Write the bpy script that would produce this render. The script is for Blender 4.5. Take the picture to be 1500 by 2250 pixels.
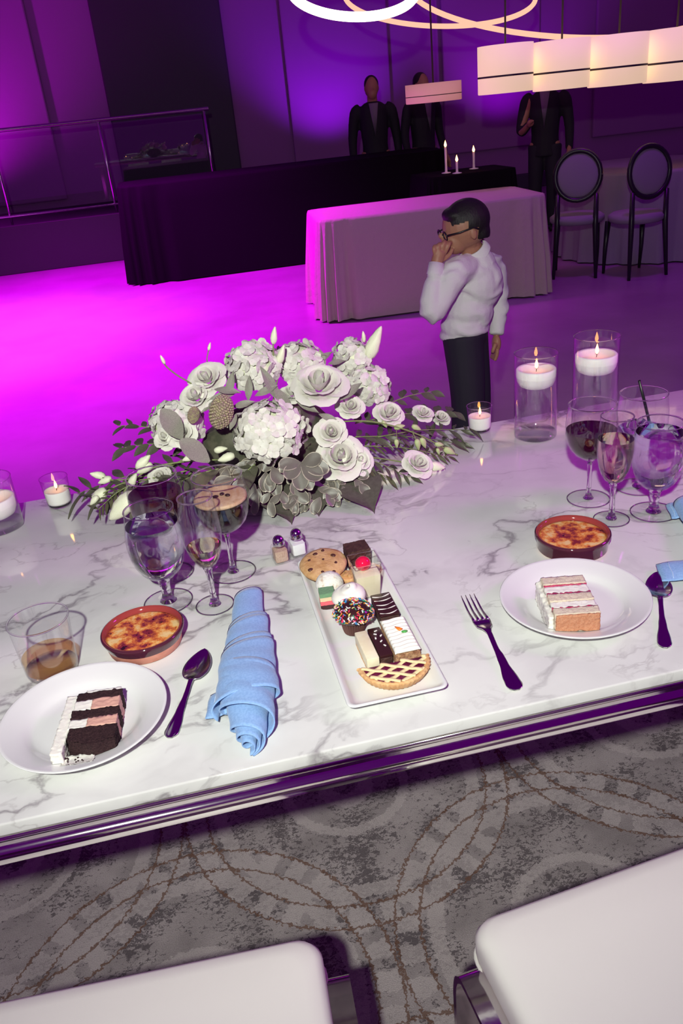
import bpy, bmesh, math, random
from mathutils import Vector, Matrix, Quaternion, noise

random.seed(7)
for o in list(bpy.data.objects):
    bpy.data.objects.remove(o, do_unlink=True)
scene = bpy.context.scene
COL = scene.collection
PI = math.pi

# ---------------------------------------------------------------- camera
ZC, TZ, F = 1.52, 0.76, 1810.0
_p, _y, _r = math.radians(26.5), math.radians(9.8), math.radians(5.95)
FW = Vector((math.sin(_y) * math.cos(_p), math.cos(_y) * math.cos(_p), -math.sin(_p)))
_h = Vector((math.cos(_y), -math.sin(_y), 0))
_u = _h.cross(FW)
CR = _h * math.cos(_r) - _u * math.sin(_r)
CU = _h * math.sin(_r) + _u * math.cos(_r)
CAM = Vector((0, 0, ZC))
cam_data = bpy.data.cameras.new('camera')
cam_data.sensor_fit = 'VERTICAL'
cam_data.sensor_height = 36.0
cam_data.lens = 36.0 * F / 2250.0
cam_data.clip_start = 0.02
cam = bpy.data.objects.new('camera', cam_data)
COL.objects.link(cam)
cam.matrix_world = Matrix((
    (CR.x, CU.x, -FW.x, CAM.x), (CR.y, CU.y, -FW.y, CAM.y), (CR.z, CU.z, -FW.z, CAM.z), (0, 0, 0, 1)))
scene.camera = cam

def ray(x, y):
    return FW + CR * ((x - 750) / F) - CU * ((y - 1125) / F)
def on(x, y, z=TZ):                      # where the sight line of a photo point meets height z
    d = ray(x, y); return CAM + d * ((z - ZC) / d.z)
def at(x, y, Y):                         # where it meets depth Y
    d = ray(x, y); return CAM + d * (Y / d.y)

# ---------------------------------------------------------------- world, lights, exposure
scene.view_settings.view_transform = 'Standard'
scene.view_settings.look = 'None'
scene.view_settings.gamma = 1.0
scene.view_settings.exposure = 0.0
scene.view_settings.use_curve_mapping = False
scene.cycles.max_bounces = 9
scene.cycles.diffuse_bounces = 3
scene.cycles.glossy_bounces = 4
scene.cycles.adaptive_threshold = 0.03
scene.cycles.transparent_max_bounces = 20
scene.cycles.transmission_bounces = 8
scene.cycles.sample_clamp_indirect = 4.0
scene.cycles.blur_glossy = 0.3
scene.cycles.caustics_refractive = False

world = bpy.data.worlds.new('ballroom_dusk')
scene.world = world
world.use_nodes = True
wb = world.node_tree.nodes['Background']
wb.inputs['Color'].default_value = (0.42, 0.003, 0.72, 1)
wb.inputs['Strength'].default_value = 0.18

def lamp(name, typ, loc, aim, energy, color, size=0.1, angle=60, blend=0.5):
    d = bpy.data.lights.new(name, typ)
    d.energy = energy; d.color = color
    if typ == 'AREA':
        d.shape = 'DISK'; d.size = size
    else:
        d.shadow_soft_size = size
    if typ == 'SPOT':
        d.spot_size = math.radians(angle); d.spot_blend = blend
    o = bpy.data.objects.new(name, d); COL.objects.link(o)
    o.location = loc
    o.rotation_euler = (Vector(aim) - Vector(loc)).to_track_quat('-Z', 'Y').to_euler()
    return o
# the photographer's flash, just left of and above the lens
lamp('camera_flash', 'SPOT', (-0.21, -0.38, 2.02), (0.62, 2.9, 0.82), 246, (0.93, 1.0, 0.85), 0.03, 104, 1.0)
# coloured event lighting of the ballroom, and one added purple fill
lamp('dance_floor_wash', 'SPOT', (-1.6, 7.6, 4.6), (-1.2, 7.6, 0), 4300, (0.80, 0.001, 1.0), 0.25, 90, 0.7)
lamp('dance_floor_wash_near', 'SPOT', (-1.5, 4.5, 4.6), (-1.2, 4.5, 0), 560, (0.75, 0.001, 1.0), 0.25, 58, 0.9)
lamp('dance_floor_wash_pink', 'SPOT', (-1.7, 7.3, 4.6), (-1.7, 7.3, 0), 1500, (0.95, 0.22, 1.0), 0.2, 52, 0.9)
lamp('violet_wash', 'SPOT', (3.3, 5.6, 4.4), (3.0, 5.4, 0), 210, (0.45, 0.001, 0.90), 0.3, 88, 0.8)
lamp('added_table_fill', 'SPOT', (4.0, 1.1, 2.9), (0.85, 1.85, 0.76), 380, (0.80, 0.02, 0.86), 0.5, 36, 1.0)  # added out of view to tint the table purple and fill the flash shadows
lamp('wall_uplight', 'SPOT', (-3.0, 11.9, 0.6), (-2.6, 13, 3.2), 420, (0.60, 0.0, 0.75), 0.1, 120, 0.8)
lamp('wall_uplight_violet', 'SPOT', (2.6, 11.9, 0.6), (2.7, 13, 3.6), 170, (0.36, 0.0, 1.0), 0.1, 100, 0.8)
lamp('wall_uplight_far', 'SPOT', (5.2, 11.9, 0.6), (5.4, 13, 3.6), 120, (0.40, 0.0, 0.9), 0.1, 100, 0.8)

# ---------------------------------------------------------------- node and material helpers
def N(nt, typ, ins=None, **attrs):
    n = nt.nodes.new('ShaderNode' + typ)
    for k, v in attrs.items():
        setattr(n, k, v)
    for k, v in (ins or {}).items():
        s = n.inputs[k]
        if hasattr(v, 'is_linked') or isinstance(v, bpy.types.NodeSocket):
            nt.links.new(v, s)
        else:
            s.default_value = v
    return n
def c4(c):
    return (c[0], c[1], c[2], 1.0)
def srgb(r, g, b):
    return tuple(((v / 255.0) / 12.92 if v <= 10 else (((v / 255.0) + 0.055) / 1.055) ** 2.4) for v in (r, g, b))
def base(name):
    m = bpy.data.materials.new(name); m.use_nodes = True
    nt = m.node_tree; nt.nodes.clear()
    out = N(nt, 'OutputMaterial')
    return m, nt, out
def ramp(nt, fac, stops, interp='LINEAR'):
    n = N(nt, 'ValToRGB', {0: fac}); cr = n.color_ramp; cr.interpolation = interp
    while len(cr.elements) < len(stops):
        cr.elements.new(0.5)
    for e, (p, c) in zip(cr.elements, stops):
        e.position = p; e.color = c4(c)
    return n.outputs[0]
def mixc(nt, fac, a, b, mode='MIX'):
    n = N(nt, 'MixRGB', {0: fac}, blend_type=mode)
    for i, v in ((1, a), (2, b)):
        if isinstance(v, bpy.types.NodeSocket):
            nt.links.new(v, n.inputs[i])
        else:
            n.inputs[i].default_value = c4(v)
    return n.outputs[0]
def mth(nt, op, a, b=0.0, c=None):
    ins = {0: a, 1: b}
    if c is not None:
        ins[2] = c
    return N(nt, 'Math', ins, operation=op).outputs[0]
def P(name, col, rough=0.5, metal=0.0, col2=None, nscale=40.0, ndetail=4.0, lo=0.4, hi=0.6, bump=None,
      sss=0.0, sheen=0.0, coat=0.0, spec=0.5, stretch=None, emit=None, estr=0.0, trans=0.0, ior=1.45):
    m, nt, out = base(name)
    tc = N(nt, 'TexCoord').outputs['Object']
    if stretch:
        tc = N(nt, 'Mapping', {0: tc, 3: stretch}).outputs[0]
    b = N(nt, 'BsdfPrincipled', {'Base Color': c4(col), 'Roughness': rough, 'Metallic': metal,
                                 'Specular IOR Level': spec, 'Coat Weight': coat, 'Sheen Weight': sheen,
                                 'Subsurface Weight': sss, 'Transmission Weight': trans, 'IOR': ior})
    if sss:
        b.inputs['Subsurface Radius'].default_value = (1, 0.8, 0.6); b.inputs['Subsurface Scale'].default_value = 0.006
    if emit:
        b.inputs['Emission Color'].default_value = c4(emit); b.inputs['Emission Strength'].default_value = estr
    if col2 is not None:
        nz = N(nt, 'TexNoise', {'Vector': tc, 'Scale': nscale, 'Detail': ndetail, 'Roughness': 0.6})
        nt.links.new(ramp(nt, nz.outputs[0], [(lo, col), (hi, col2)]), b.inputs['Base Color'])
    if bump:
        nb = N(nt, 'TexNoise', {'Vector': tc, 'Scale': bump[0], 'Detail': 5.0, 'Roughness': 0.65})
        bp = N(nt, 'Bump', {'Height': nb.outputs[0], 'Strength': bump[1], 'Distance': bump[2] if len(bump) > 2 else 0.002})
        nt.links.new(bp.outputs[0], b.inputs['Normal'])
    nt.links.new(b.outputs[0], out.inputs[0])
    return m
def thin_glass(name, tint=(0.975, 0.975, 0.98), refl=1.0, rough=0.0, edge=0.55):
    # a thin wall: light passes straight through, Fresnel reflection on top, darker towards grazing edges
    m, nt, out = base(name)
    lw = N(nt, 'LayerWeight', {'Blend': 0.5})
    fr = mth(nt, 'MULTIPLY_ADD', mth(nt, 'POWER', lw.outputs['Facing'], 5.0), 0.80, 0.085)
    tr = N(nt, 'BsdfTransparent')
    edgec = tuple(v * edge for v in tint)
    nt.links.new(mixc(nt, mth(nt, 'POWER', lw.outputs['Facing'], 6.0), tint, edgec), tr.inputs[0])
    gl = N(nt, 'BsdfGlossy', {'Color': (1, 1, 1, 1), 'Roughness': rough})
    mx = N(nt, 'MixShader', {0: mth(nt, 'MULTIPLY', fr, refl), 1: tr.outputs[0], 2: gl.outputs[0]})
    nt.links.new(mx.outputs[0], out.inputs[0])
    return m
def solid_glass(name, col=(1, 1, 1), ior=1.5, rough=0.0):
    m, nt, out = base(name)
    b = N(nt, 'BsdfGlass', {'Color': c4(col), 'IOR': ior, 'Roughness': rough})
    nt.links.new(b.outputs[0], out.inputs[0])
    return m
def emis(name, col, s):
    m, nt, out = base(name)
    e = N(nt, 'Emission', {0: c4(col), 1: s}); nt.links.new(e.outputs[0], out.inputs[0])
    return m

# ---------------------------------------------------------------- mesh helpers
class MB:
    def __init__(self):
        self.v, self.f, self.m = [], [], []
    def add(self, V, Fc, mi=0, M=None):
        k = len(self.v)
        self.v += [tuple(M @ Vector(p)) for p in V] if M is not None else [tuple(p) for p in V]
        self.f += [tuple(i + k for i in fc) for fc in Fc]
        self.m += [mi] * len(Fc)
        return self
    def rings(self, rings, mi=0, closed=True, cap0=False, cap1=False, M=None):
        n = len(rings[0]); V = [p for r in rings for p in r]; Fc = []
        for i in range(len(rings) - 1):
            for j in range(n if closed else n - 1):
                a, b = i * n + j, i * n + (j + 1) % n
                Fc.append((a, b, b + n, a + n))
        if cap0: Fc.append(tuple(range(n - 1, -1, -1)))
        if cap1: Fc.append(tuple((len(rings) - 1) * n + j for j in range(n)))
        return self.add(V, Fc, mi, M)
    def lathe(self, prof, n=40, mi=0, M=None, cap0=False, cap1=False, sx=1.0, sy=1.0):
        rs = [[(r * sx * math.cos(2 * PI * j / n), r * sy * math.sin(2 * PI * j / n), z) for j in range(n)] for r, z in
              [(max(r, 1e-5), z) for r, z in prof]]
        return self.rings(rs, mi, True, cap0, cap1, M)
    def tube(self, path, rad, n=8, mi=0, cap=True, M=None, flat=1.0, up=None):
        path = [Vector(p) for p in path]
        if not hasattr(rad, '__len__'): rad = [rad] * len(path)
        rs = []; prev = None
        for i, p in enumerate(path):
            t = (path[min(i + 1, len(path) - 1)] - path[max(i - 1, 0)]).normalized()
            if prev is None:
                a = Vector(up) if up else (Vector((0, 0, 1)) if abs(t.z) < 0.9 else Vector((1, 0, 0)))
                a = (a - t * a.dot(t)).normalized()
            else:
                a = (prev - t * prev.dot(t)).normalized()
            prev = a; b = t.cross(a)
            rs.append([p + (a * math.cos(2 * PI * j / n) * flat + b * math.sin(2 * PI * j / n)) * rad[i] for j in range(n)])
        return self.rings(rs, mi, True, cap, cap, M)
    def grid(self, fn, nu, nv, mi=0, closed_u=False, M=None):
        V = [fn(i / nu if closed_u else i / nu, j / nv) for j in range(nv + 1) for i in range(nu + (0 if closed_u else 1))]
        w = nu if closed_u else nu + 1; Fc = []
        for j in range(nv):
            for i in range(nu):
                a, b = j * w + i, j * w + (i + 1) % w
                Fc.append((a, b, b + w, a + w))
        return self.add(V, Fc, mi, M)
    def box(self, x0, x1, y0, y1, z0, z1, mi=0, M=None):
        V = [(x, y, z) for z in (z0, z1) for y in (y0, y1) for x in (x0, x1)]
        return self.add(V, [(0, 2, 3, 1), (4, 5, 7, 6), (0, 1, 5, 4), (2, 6, 7, 3), (0, 4, 6, 2), (1, 3, 7, 5)], mi, M)
    def rbox(self, x0, x1, y0, y1, z0, z1, bev=0.003, seg=2, mi=0, M=None):
        bm = bmesh.new(); bmesh.ops.create_cube(bm, size=1.0)
        for v in bm.verts:
            v.co = Vector((x0 + (v.co.x + .5) * (x1 - x0), y0 + (v.co.y + .5) * (y1 - y0), z0 + (v.co.z + .5) * (z1 - z0)))
        bmesh.ops.bevel(bm, geom=list(bm.edges), offset=bev, segments=seg, profile=0.5, affect='EDGES')
        bm.verts.index_update()
        self.add([v.co[:] for v in bm.verts], [tuple(v.index for v in fc.verts) for fc in bm.faces], mi, M)
        bm.free(); return self
    def crumb(self, x0, x1, y0, y1, z0, z1, res=0.004, amp=0.0012, freq=220, mi=0, M=None, seed=0.0):
        # a subdivided block with a rough, crumbly surface
        nx, ny, nz = (max(1, int(round(d / res))) for d in (x1 - x0, y1 - y0, z1 - z0))
        bm = bmesh.new(); vs = {}
        def gv(i, j, k):
            key = (i, j, k)
            if key not in vs:
                p = Vector((x0 + (x1 - x0) * i / nx, y0 + (y1 - y0) * j / ny, z0 + (z1 - z0) * k / nz))
                q = p * freq + Vector((seed, seed * 2, 3.1))
                p += Vector((noise.noise(q), noise.noise(q + Vector((9, 4, 7))), noise.noise(q + Vector((3, 8, 1))))) * amp * 1.6
                vs[key] = bm.verts.new(p)
            return vs[key]
        for (n1, n2, mk) in ((nx, ny, lambda a, b, s: (a, b, s * nz)), (nx, nz, lambda a, b, s: (a, s * ny, b)), (ny, nz, lambda a, b, s: (s * nx, a, b))):
            for s in (0, 1):
                for a in range(n1):
                    for b in range(n2):
                        bm.faces.new([gv(*mk(a, b, s)), gv(*mk(a + 1, b, s)), gv(*mk(a + 1, b + 1, s)), gv(*mk(a, b + 1, s))])
        bmesh.ops.recalc_face_normals(bm, faces=bm.faces); bm.verts.index_update()
        self.add([v.co[:] for v in bm.verts], [tuple(v.index for v in fc.verts) for fc in bm.faces], mi, M)
        bm.free(); return self
    def ball(self, c, r, nu=16, nv=10, mi=0, M=None):
        rx, ry, rz = r if hasattr(r, '__len__') else (r, r, r)
        rs = [[(c[0] + rx * math.sin(PI * j / nv) * math.cos(2 * PI * i / nu), c[1] + ry * math.sin(PI * j / nv) * math.sin(2 * PI * i / nu),
                c[2] - rz * math.cos(PI * j / nv)) for i in range(nu)] for j in range(1, nv)]
        k = len(self.v); self.rings(rs, mi, True, True, True, M); return self
    def mesh(self, name, mats, smooth=True, fix=False):
        me = bpy.data.meshes.new(name); me.from_pydata(self.v, [], self.f)
        for mm in (mats if isinstance(mats, (list, tuple)) else [mats]):
            me.materials.append(mm)
        me.polygons.foreach_set('material_index', self.m)
        if fix:
            bm = bmesh.new(); bm.from_mesh(me); bmesh.ops.remove_doubles(bm, verts=bm.verts, dist=1e-6)
            bmesh.ops.recalc_face_normals(bm, faces=bm.faces); bm.to_mesh(me); bm.free()
        if smooth:
            me.polygons.foreach_set('use_smooth', [True] * len(me.polygons))
        me.update(); return me
    def build(self, name, mats, parent=None, smooth=True, loc=(0, 0, 0), rot=(0, 0, 0), fix=True, label=None):
        return put(name, self.mesh(name, mats, smooth, fix), parent, loc, rot, label)
def put(name, me, parent=None, loc=(0, 0, 0), rot=(0, 0, 0), label=None, scale=None):
    o = bpy.data.objects.new(name, me); COL.objects.link(o)
    o.location = loc
    if isinstance(rot, Quaternion):
        o.rotation_mode = 'QUATERNION'; o.rotation_quaternion = rot
    else:
        o.rotation_euler = rot
    if scale: o.scale = scale if hasattr(scale, '__len__') else (scale,) * 3
    if parent is not None: o.parent = parent
    if label: o['label'] = label
    return o
def smooth_angle(o, deg=35):
    me = o.data
    bm = bmesh.new(); bm.from_mesh(me)
    for e in bm.edges:
        e.smooth = not (len(e.link_faces) == 2 and e.calc_face_angle(0) > math.radians(deg))
    bm.to_mesh(me); bm.free()
    return o
def tag(o, label, cat, group=None):
    o['label'] = label; o['category'] = cat
    if group: o['group'] = group
    return o
def thing(name, label, cat, loc=(0, 0, 0), rz=0.0, group=None):
    o = bpy.data.objects.new(name, None); COL.objects.link(o)
    o.empty_display_size = 0.03; o.location = loc
    if isinstance(rz, (tuple, list)): o.rotation_euler = rz
    else: o.rotation_euler = (0, 0, rz)
    return tag(o, label, cat, group)
def struct(o):
    o['kind'] = 'structure'; return o
def bake(o):
    bpy.context.view_layer.update()
    dg = bpy.context.evaluated_depsgraph_get()
    me = bpy.data.meshes.new_from_object(o.evaluated_get(dg))
    o.modifiers.clear(); o.data = me
    me.polygons.foreach_set('use_smooth', [True] * len(me.polygons))
    return o
def solid(o, t, off=-1.0):
    m = o.modifiers.new('thickness', 'SOLIDIFY'); m.thickness = t; m.offset = off
    return bake(o)
def voxel(o, size, it=6, fac=0.5):
    m = o.modifiers.new('remesh', 'REMESH'); m.mode = 'VOXEL'; m.voxel_size = size
    s = o.modifiers.new('smooth', 'SMOOTH'); s.iterations = it; s.factor = fac
    return bake(o)
def rrect(w, h, r, z, n=6):
    # rounded rectangle ring centred on the origin
    pts = []
    for cx, cy, a0 in ((w / 2 - r, h / 2 - r, 0), (-w / 2 + r, h / 2 - r, 90), (-w / 2 + r, -h / 2 + r, 180), (w / 2 - r, -h / 2 + r, 270)):
        for k in range(n + 1):
            a = math.radians(a0 + 90 * k / n)
            pts.append((cx + r * math.cos(a), cy + r * math.sin(a), z))
    return pts
def prof_r(prof, z):
    for (r0, z0), (r1, z1) in zip(prof, prof[1:]):
        if z0 <= z <= z1 and z1 > z0:
            return r0 + (r1 - r0) * (z - z0) / (z1 - z0)
    return prof[-1][0]
def spline(pts, n):
    # Catmull-Rom through 2-D or 3-D points
    pts = [Vector(p) for p in pts]; out = []
    for i in range(len(pts) - 1):
        p0, p1, p2, p3 = pts[max(i - 1, 0)], pts[i], pts[i + 1], pts[min(i + 2, len(pts) - 1)]
        for k in range(n):
            t = k / n
            out.append(0.5 * ((2 * p1) + (p2 - p0) * t + (2 * p0 - 5 * p1 + 4 * p2 - p3) * t * t + (3 * p1 - p0 - 3 * p2 + p3) * t ** 3))
    out.append(pts[-1]); return out

# ---------------------------------------------------------------- materials
M = {}
def marble():
    m, nt, out = base('marble')
    tc = N(nt, 'TexCoord').outputs['Object']
    warp = N(nt, 'TexNoise', {'Vector': tc, 'Scale': 3.0, 'Detail': 4.0})
    wv = N(nt, 'MixRGB', {0: 0.16, 1: tc, 2: warp.outputs[1]}, blend_type='LINEAR_LIGHT').outputs[0]
    rot = N(nt, 'Mapping', {0: wv, 2: (0, 0, 0.55), 3: (0.75, 1.5, 1.0)}).outputs[0]
    def vein(scale, width, seedoff, detail):
        mp = N(nt, 'Mapping', {0: rot, 1: (seedoff, seedoff * 0.7, 0)}).outputs[0]
        nz = N(nt, 'TexNoise', {'Vector': mp, 'Scale': scale, 'Detail': detail, 'Roughness': 0.55}).outputs[0]
        a = mth(nt, 'ABSOLUTE', mth(nt, 'SUBTRACT', nz, 0.5))
        return N(nt, 'MapRange', {0: a, 1: 0.0, 2: width, 3: 1.0, 4: 0.0}, clamp=True).outputs[0]
    mask1 = N(nt, 'TexNoise', {'Vector': N(nt, 'Mapping', {0: tc, 1: (3.3, 1.2, 0)}).outputs[0], 'Scale': 3.2, 'Detail': 2.0}).outputs[0]
    mk1 = N(nt, 'MapRange', {0: mask1, 1: 0.42, 2: 0.58, 3: 0.0, 4: 1.0}).outputs[0]
    mask2 = N(nt, 'TexNoise', {'Vector': N(nt, 'Mapping', {0: tc, 1: (7.3, 4.2, 0)}).outputs[0], 'Scale': 4.5, 'Detail': 2.0}).outputs[0]
    mk2 = N(nt, 'MapRange', {0: mask2, 1: 0.48, 2: 0.66, 3: 0.0, 4: 1.0}).outputs[0]
    v1 = mth(nt, 'MULTIPLY', vein(2.6, 0.016, 1.7, 7.0), mth(nt, 'MULTIPLY_ADD', mk1, 0.8, 0.12))
    v2 = mth(nt, 'MULTIPLY', vein(5.2, 0.013, 5.1, 6.0), mk2)
    soft = mth(nt, 'MULTIPLY', vein(2.6, 0.075, 1.7, 5.0), mth(nt, 'MULTIPLY', mk1, 0.42))
    cloud = N(nt, 'TexNoise', {'Vector': tc, 'Scale': 6.0, 'Detail': 6.0}).outputs[0]
    basec = ramp(nt, cloud, [(0.35, (0.63, 0.62, 0.62)), (0.62, (0.70, 0.69, 0.685))])
    c = mixc(nt, soft, basec, (0.45, 0.43, 0.44))
    c = mixc(nt, mth(nt, 'MULTIPLY', v2, 0.5), c, (0.36, 0.33, 0.34))
    c = mixc(nt, mth(nt, 'MULTIPLY', v1, 0.85), c, (0.20, 0.175, 0.195))
    b = N(nt, 'BsdfPrincipled', {'Base Color': c, 'Roughness': 0.07, 'Specular IOR Level': 0.5})
    nt.links.new(b.outputs[0], out.inputs[0]); return m
def carpet():
    m, nt, out = base('patterned_carpet')
    tc = N(nt, 'TexCoord').outputs['Object']
    jit = N(nt, 'TexNoise', {'Vector': tc, 'Scale': 120.0, 'Detail': 2.0})
    pos = N(nt, 'MixRGB', {0: 0.012, 1: tc, 2: jit.outputs[1]}, blend_type='LINEAR_LIGHT').outputs[0]
    sep = N(nt, 'SeparateXYZ', {0: pos}); X, Y = sep.outputs[0], sep.outputs[1]
    def wrap(v, c, s):
        return mth(nt, 'SUBTRACT', mth(nt, 'FLOORED_MODULO', mth(nt, 'SUBTRACT', v, c - s / 2), s), s / 2)
    lines = blocks = rings = None
    for cx, cy in ((0.60, 1.02), (1.00, 1.52)):
        px, py = wrap(X, cx, 0.8), wrap(Y, cy, 1.0)
        d = mth(nt, 'SQRT', mth(nt, 'ADD', mth(nt, 'MULTIPLY', px, px), mth(nt, 'MULTIPLY', py, py)))
        ang = mth(nt, 'MULTIPLY', mth(nt, 'ARCTAN2', py, px), 34 / (2 * PI))
        def band(r, w):
            return mth(nt, 'LESS_THAN', mth(nt, 'ABSOLUTE', mth(nt, 'SUBTRACT', d, r)), w)
        ln = mth(nt, 'MAXIMUM', band(0.345, 0.0026), band(0.397, 0.0026))
        bl = mth(nt, 'MULTIPLY', band(0.371, 0.022), mth(nt, 'GREATER_THAN', mth(nt, 'FRACT', ang), 0.42))
        rg = mth(nt, 'MAXIMUM', band(0.312, 0.016), mth(nt, 'MAXIMUM', band(0.145, 0.012), band(0.05, 0.02)))
        if lines is None: lines, blocks, rings = ln, bl, rg
        else: lines, blocks, rings = mth(nt, 'MAXIMUM', lines, ln), mth(nt, 'MAXIMUM', blocks, bl), mth(nt, 'MAXIMUM', rings, rg)
    big = N(nt, 'TexNoise', {'Vector': tc, 'Scale': 9.0, 'Detail': 4.0}).outputs[0]
    pile = N(nt, 'TexNoise', {'Vector': tc, 'Scale': 420.0, 'Detail': 2.0}).outputs[0]
    dash = N(nt, 'TexNoise', {'Vector': N(nt, 'Mapping', {0: pos, 3: (60, 190, 1)}).outputs[0], 'Scale': 1.0, 'Detail': 3.0, 'Roughness': 0.6}).outputs[0]
    dmask = N(nt, 'TexNoise', {'Vector': N(nt, 'Mapping', {0: tc, 1: (4, 9, 0)}).outputs[0], 'Scale': 8.0, 'Detail': 3.0}).outputs[0]
    dk = mth(nt, 'GREATER_THAN', mth(nt, 'ADD', dash, mth(nt, 'MULTIPLY', mth(nt, 'SUBTRACT', dmask, 0.5), 0.75)), 0.555)
    c = ramp(nt, big, [(0.35, (0.29, 0.25, 0.255)), (0.62, (0.42, 0.365, 0.37))])
    c = mixc(nt, mth(nt, 'MULTIPLY', mth(nt, 'MAXIMUM', blocks, rings), 0.55), c, (0.56, 0.49, 0.49))
    inv = mth(nt, 'SUBTRACT', 1.0, mth(nt, 'MULTIPLY', mth(nt, 'MAXIMUM', blocks, rings), 0.72))
    c = mixc(nt, mth(nt, 'MULTIPLY', mth(nt, 'MULTIPLY', dk, inv), 0.78), c, (0.085, 0.068, 0.078))
    c = mixc(nt, mth(nt, 'MULTIPLY', lines, 0.8), c, (0.17, 0.085, 0.055))
    c = mixc(nt, 0.35, c, ramp(nt, pile, [(0.3, (0.55, 0.55, 0.55)), (0.7, (1.3, 1.3, 1.3))]), 'MULTIPLY')
    bp = N(nt, 'Bump', {'Height': pile, 'Strength': 0.5, 'Distance': 0.004})
    b = N(nt, 'BsdfPrincipled', {'Base Color': c, 'Roughness': 0.95, 'Specular IOR Level': 0.1, 'Normal': bp.outputs[0]})
    nt.links.new(b.outputs[0], out.inputs[0]); return m
M['marble'] = marble()
M['carpet'] = carpet()
M['chrome'] = P('polished_steel', (0.78, 0.75, 0.72), 0.09, 1.0, bump=(6, 0.03, 0.01))
M['silver'] = P('flatware_steel', (0.62, 0.60, 0.60), 0.13, 1.0)
M['cap_chrome'] = P('cap_chrome', (0.72, 0.70, 0.72), 0.10, 1.0)
M['leather'] = P('white_leatherette', (0.88, 0.845, 0.81), 0.42, bump=(260, 0.08, 0.0008))
M['seam'] = P('seat_piping', (0.70, 0.67, 0.64), 0.5)
M['ceramic'] = P('white_ceramic', (0.74, 0.73, 0.74), 0.10, coat=0.2)
M['glass'] = thin_glass('clear_glass')
M['glass_solid'] = solid_glass('solid_clear_glass')
M['water'] = solid_glass('water', (0.97, 0.98, 1.0), 1.33)
M['still_water'] = thin_glass('still_water', (0.985, 0.985, 0.99), 1.0, 0.0, 0.75)
M['wine'] = P('red_wine', (0.030, 0.002, 0.012), 0.03, spec=0.5)
M['espresso'] = P('espresso', (0.012, 0.005, 0.004), 0.05)
M['foam'] = P('coffee_foam', (0.52, 0.31, 0.17), 0.5, col2=(0.62, 0.42, 0.26), nscale=60, bump=(500, 0.2, 0.001))
M['bean'] = P('coffee_bean', (0.035, 0.014, 0.008), 0.35)
M['whisky'] = thin_glass('whisky', (0.97, 0.83, 0.60), 0.8, 0.0, 0.7)
M['champagne'] = solid_glass('champagne', (0.99, 0.94, 0.80), 1.33)
M['wax'] = P('white_wax', (0.88, 0.85, 0.82), 0.45, sss=0.25)
M['wick'] = P('burnt_wick', (0.02, 0.015, 0.012), 0.9)
M['flame'] = emis('candle_flame', (1.0, 0.42, 0.10), 14.0)
M['napkin'] = P('blue_linen', srgb(126, 160, 212), 0.9, col2=srgb(140, 174, 222), nscale=300, bump=(900, 0.35, 0.0006), sheen=0.2)
M['stitch'] = P('blue_stitching', srgb(178, 200, 232), 0.9)
M['terracotta'] = P('terracotta', (0.62, 0.24, 0.17), 0.65, col2=(0.70, 0.30, 0.22), nscale=60)
M['glaze'] = P('brown_glaze', (0.075, 0.016, 0.030), 0.06, coat=0.5)
M['glaze_in'] = P('red_brown_glaze', (0.30, 0.045, 0.04), 0.08, coat=0.5)
def brulee(name, seed, dark):
    m, nt, out = base(name)
    tc = N(nt, 'Mapping', {0: N(nt, 'TexCoord').outputs['Object'], 1: (seed, seed * 1.7, 0)}).outputs[0]
    raw = N(nt, 'TexCoord').outputs['Object']
    d = N(nt, 'VectorMath', {0: raw}, operation='LENGTH').outputs['Value']
    a = N(nt, 'TexNoise', {'Vector': tc, 'Scale': 42.0, 'Detail': 6.0, 'Roughness': 0.65}).outputs[0]
    e = N(nt, 'TexNoise', {'Vector': tc, 'Scale': 150.0, 'Detail': 4.0}).outputs[0]
    s = mth(nt, 'ADD', mth(nt, 'MULTIPLY_ADD', a, 1.9, -0.45), mth(nt, 'MULTIPLY', mth(nt, 'SUBTRACT', 0.052, d), 6.0))
    c = ramp(nt, s, [(0.28, (0.78, 0.54, 0.25)), (0.42, (0.78, 0.36, 0.09)), (0.55, (0.60, 0.14, 0.035)), (0.70, (0.22, 0.022, 0.035))])
    c = mixc(nt, N(nt, 'MapRange', {0: mth(nt, 'ADD', mth(nt, 'MULTIPLY', a, 0.6), mth(nt, 'MULTIPLY', e, 0.5)), 1: dark, 2: dark + 0.03}).outputs[0], c, (0.03, 0.008, 0.012))
    bp = N(nt, 'Bump', {'Height': e, 'Strength': 0.5, 'Distance': 0.002})
    b = N(nt, 'BsdfPrincipled', {'Base Color': c, 'Roughness': 0.22, 'Coat Weight': 0.5, 'Coat Roughness': 0.08, 'Normal': bp.outputs[0]})
    nt.links.new(b.outputs[0], out.inputs[0]); return m
M['choc_cake'] = P('chocolate_sponge', (0.030, 0.012, 0.016), 0.8, col2=(0.065, 0.03, 0.034), nscale=420, bump=(700, 0.9, 0.003), spec=0.25)
M['white_icing'] = P('white_frosting', (0.84, 0.80, 0.75), 0.5, bump=(90, 0.35, 0.003), sss=0.1)
M['pink_icing'] = P('rosy_filling', (0.66, 0.36, 0.30), 0.5, bump=(120, 0.5, 0.003))
M['vanilla_cake'] = P('vanilla_sponge', (0.72, 0.58, 0.46), 0.85, col2=(0.78, 0.66, 0.54), nscale=300, bump=(600, 0.8, 0.002))
M['crust_cake'] = P('browned_sponge', (0.60, 0.24, 0.13), 0.85, col2=(0.68, 0.32, 0.19), nscale=300, bump=(500, 0.8, 0.003))
M['jam'] = P('raspberry_jam', (0.52, 0.04, 0.12), 0.3, bump=(300, 0.6, 0.002))
M['fabric_white'] = P('white_shirt_cotton', (0.78, 0.76, 0.76), 0.85, bump=(22, 0.25, 0.015))
M['skin'] = P('skin', (0.42, 0.20, 0.125), 0.5, sss=0.08)
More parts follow.
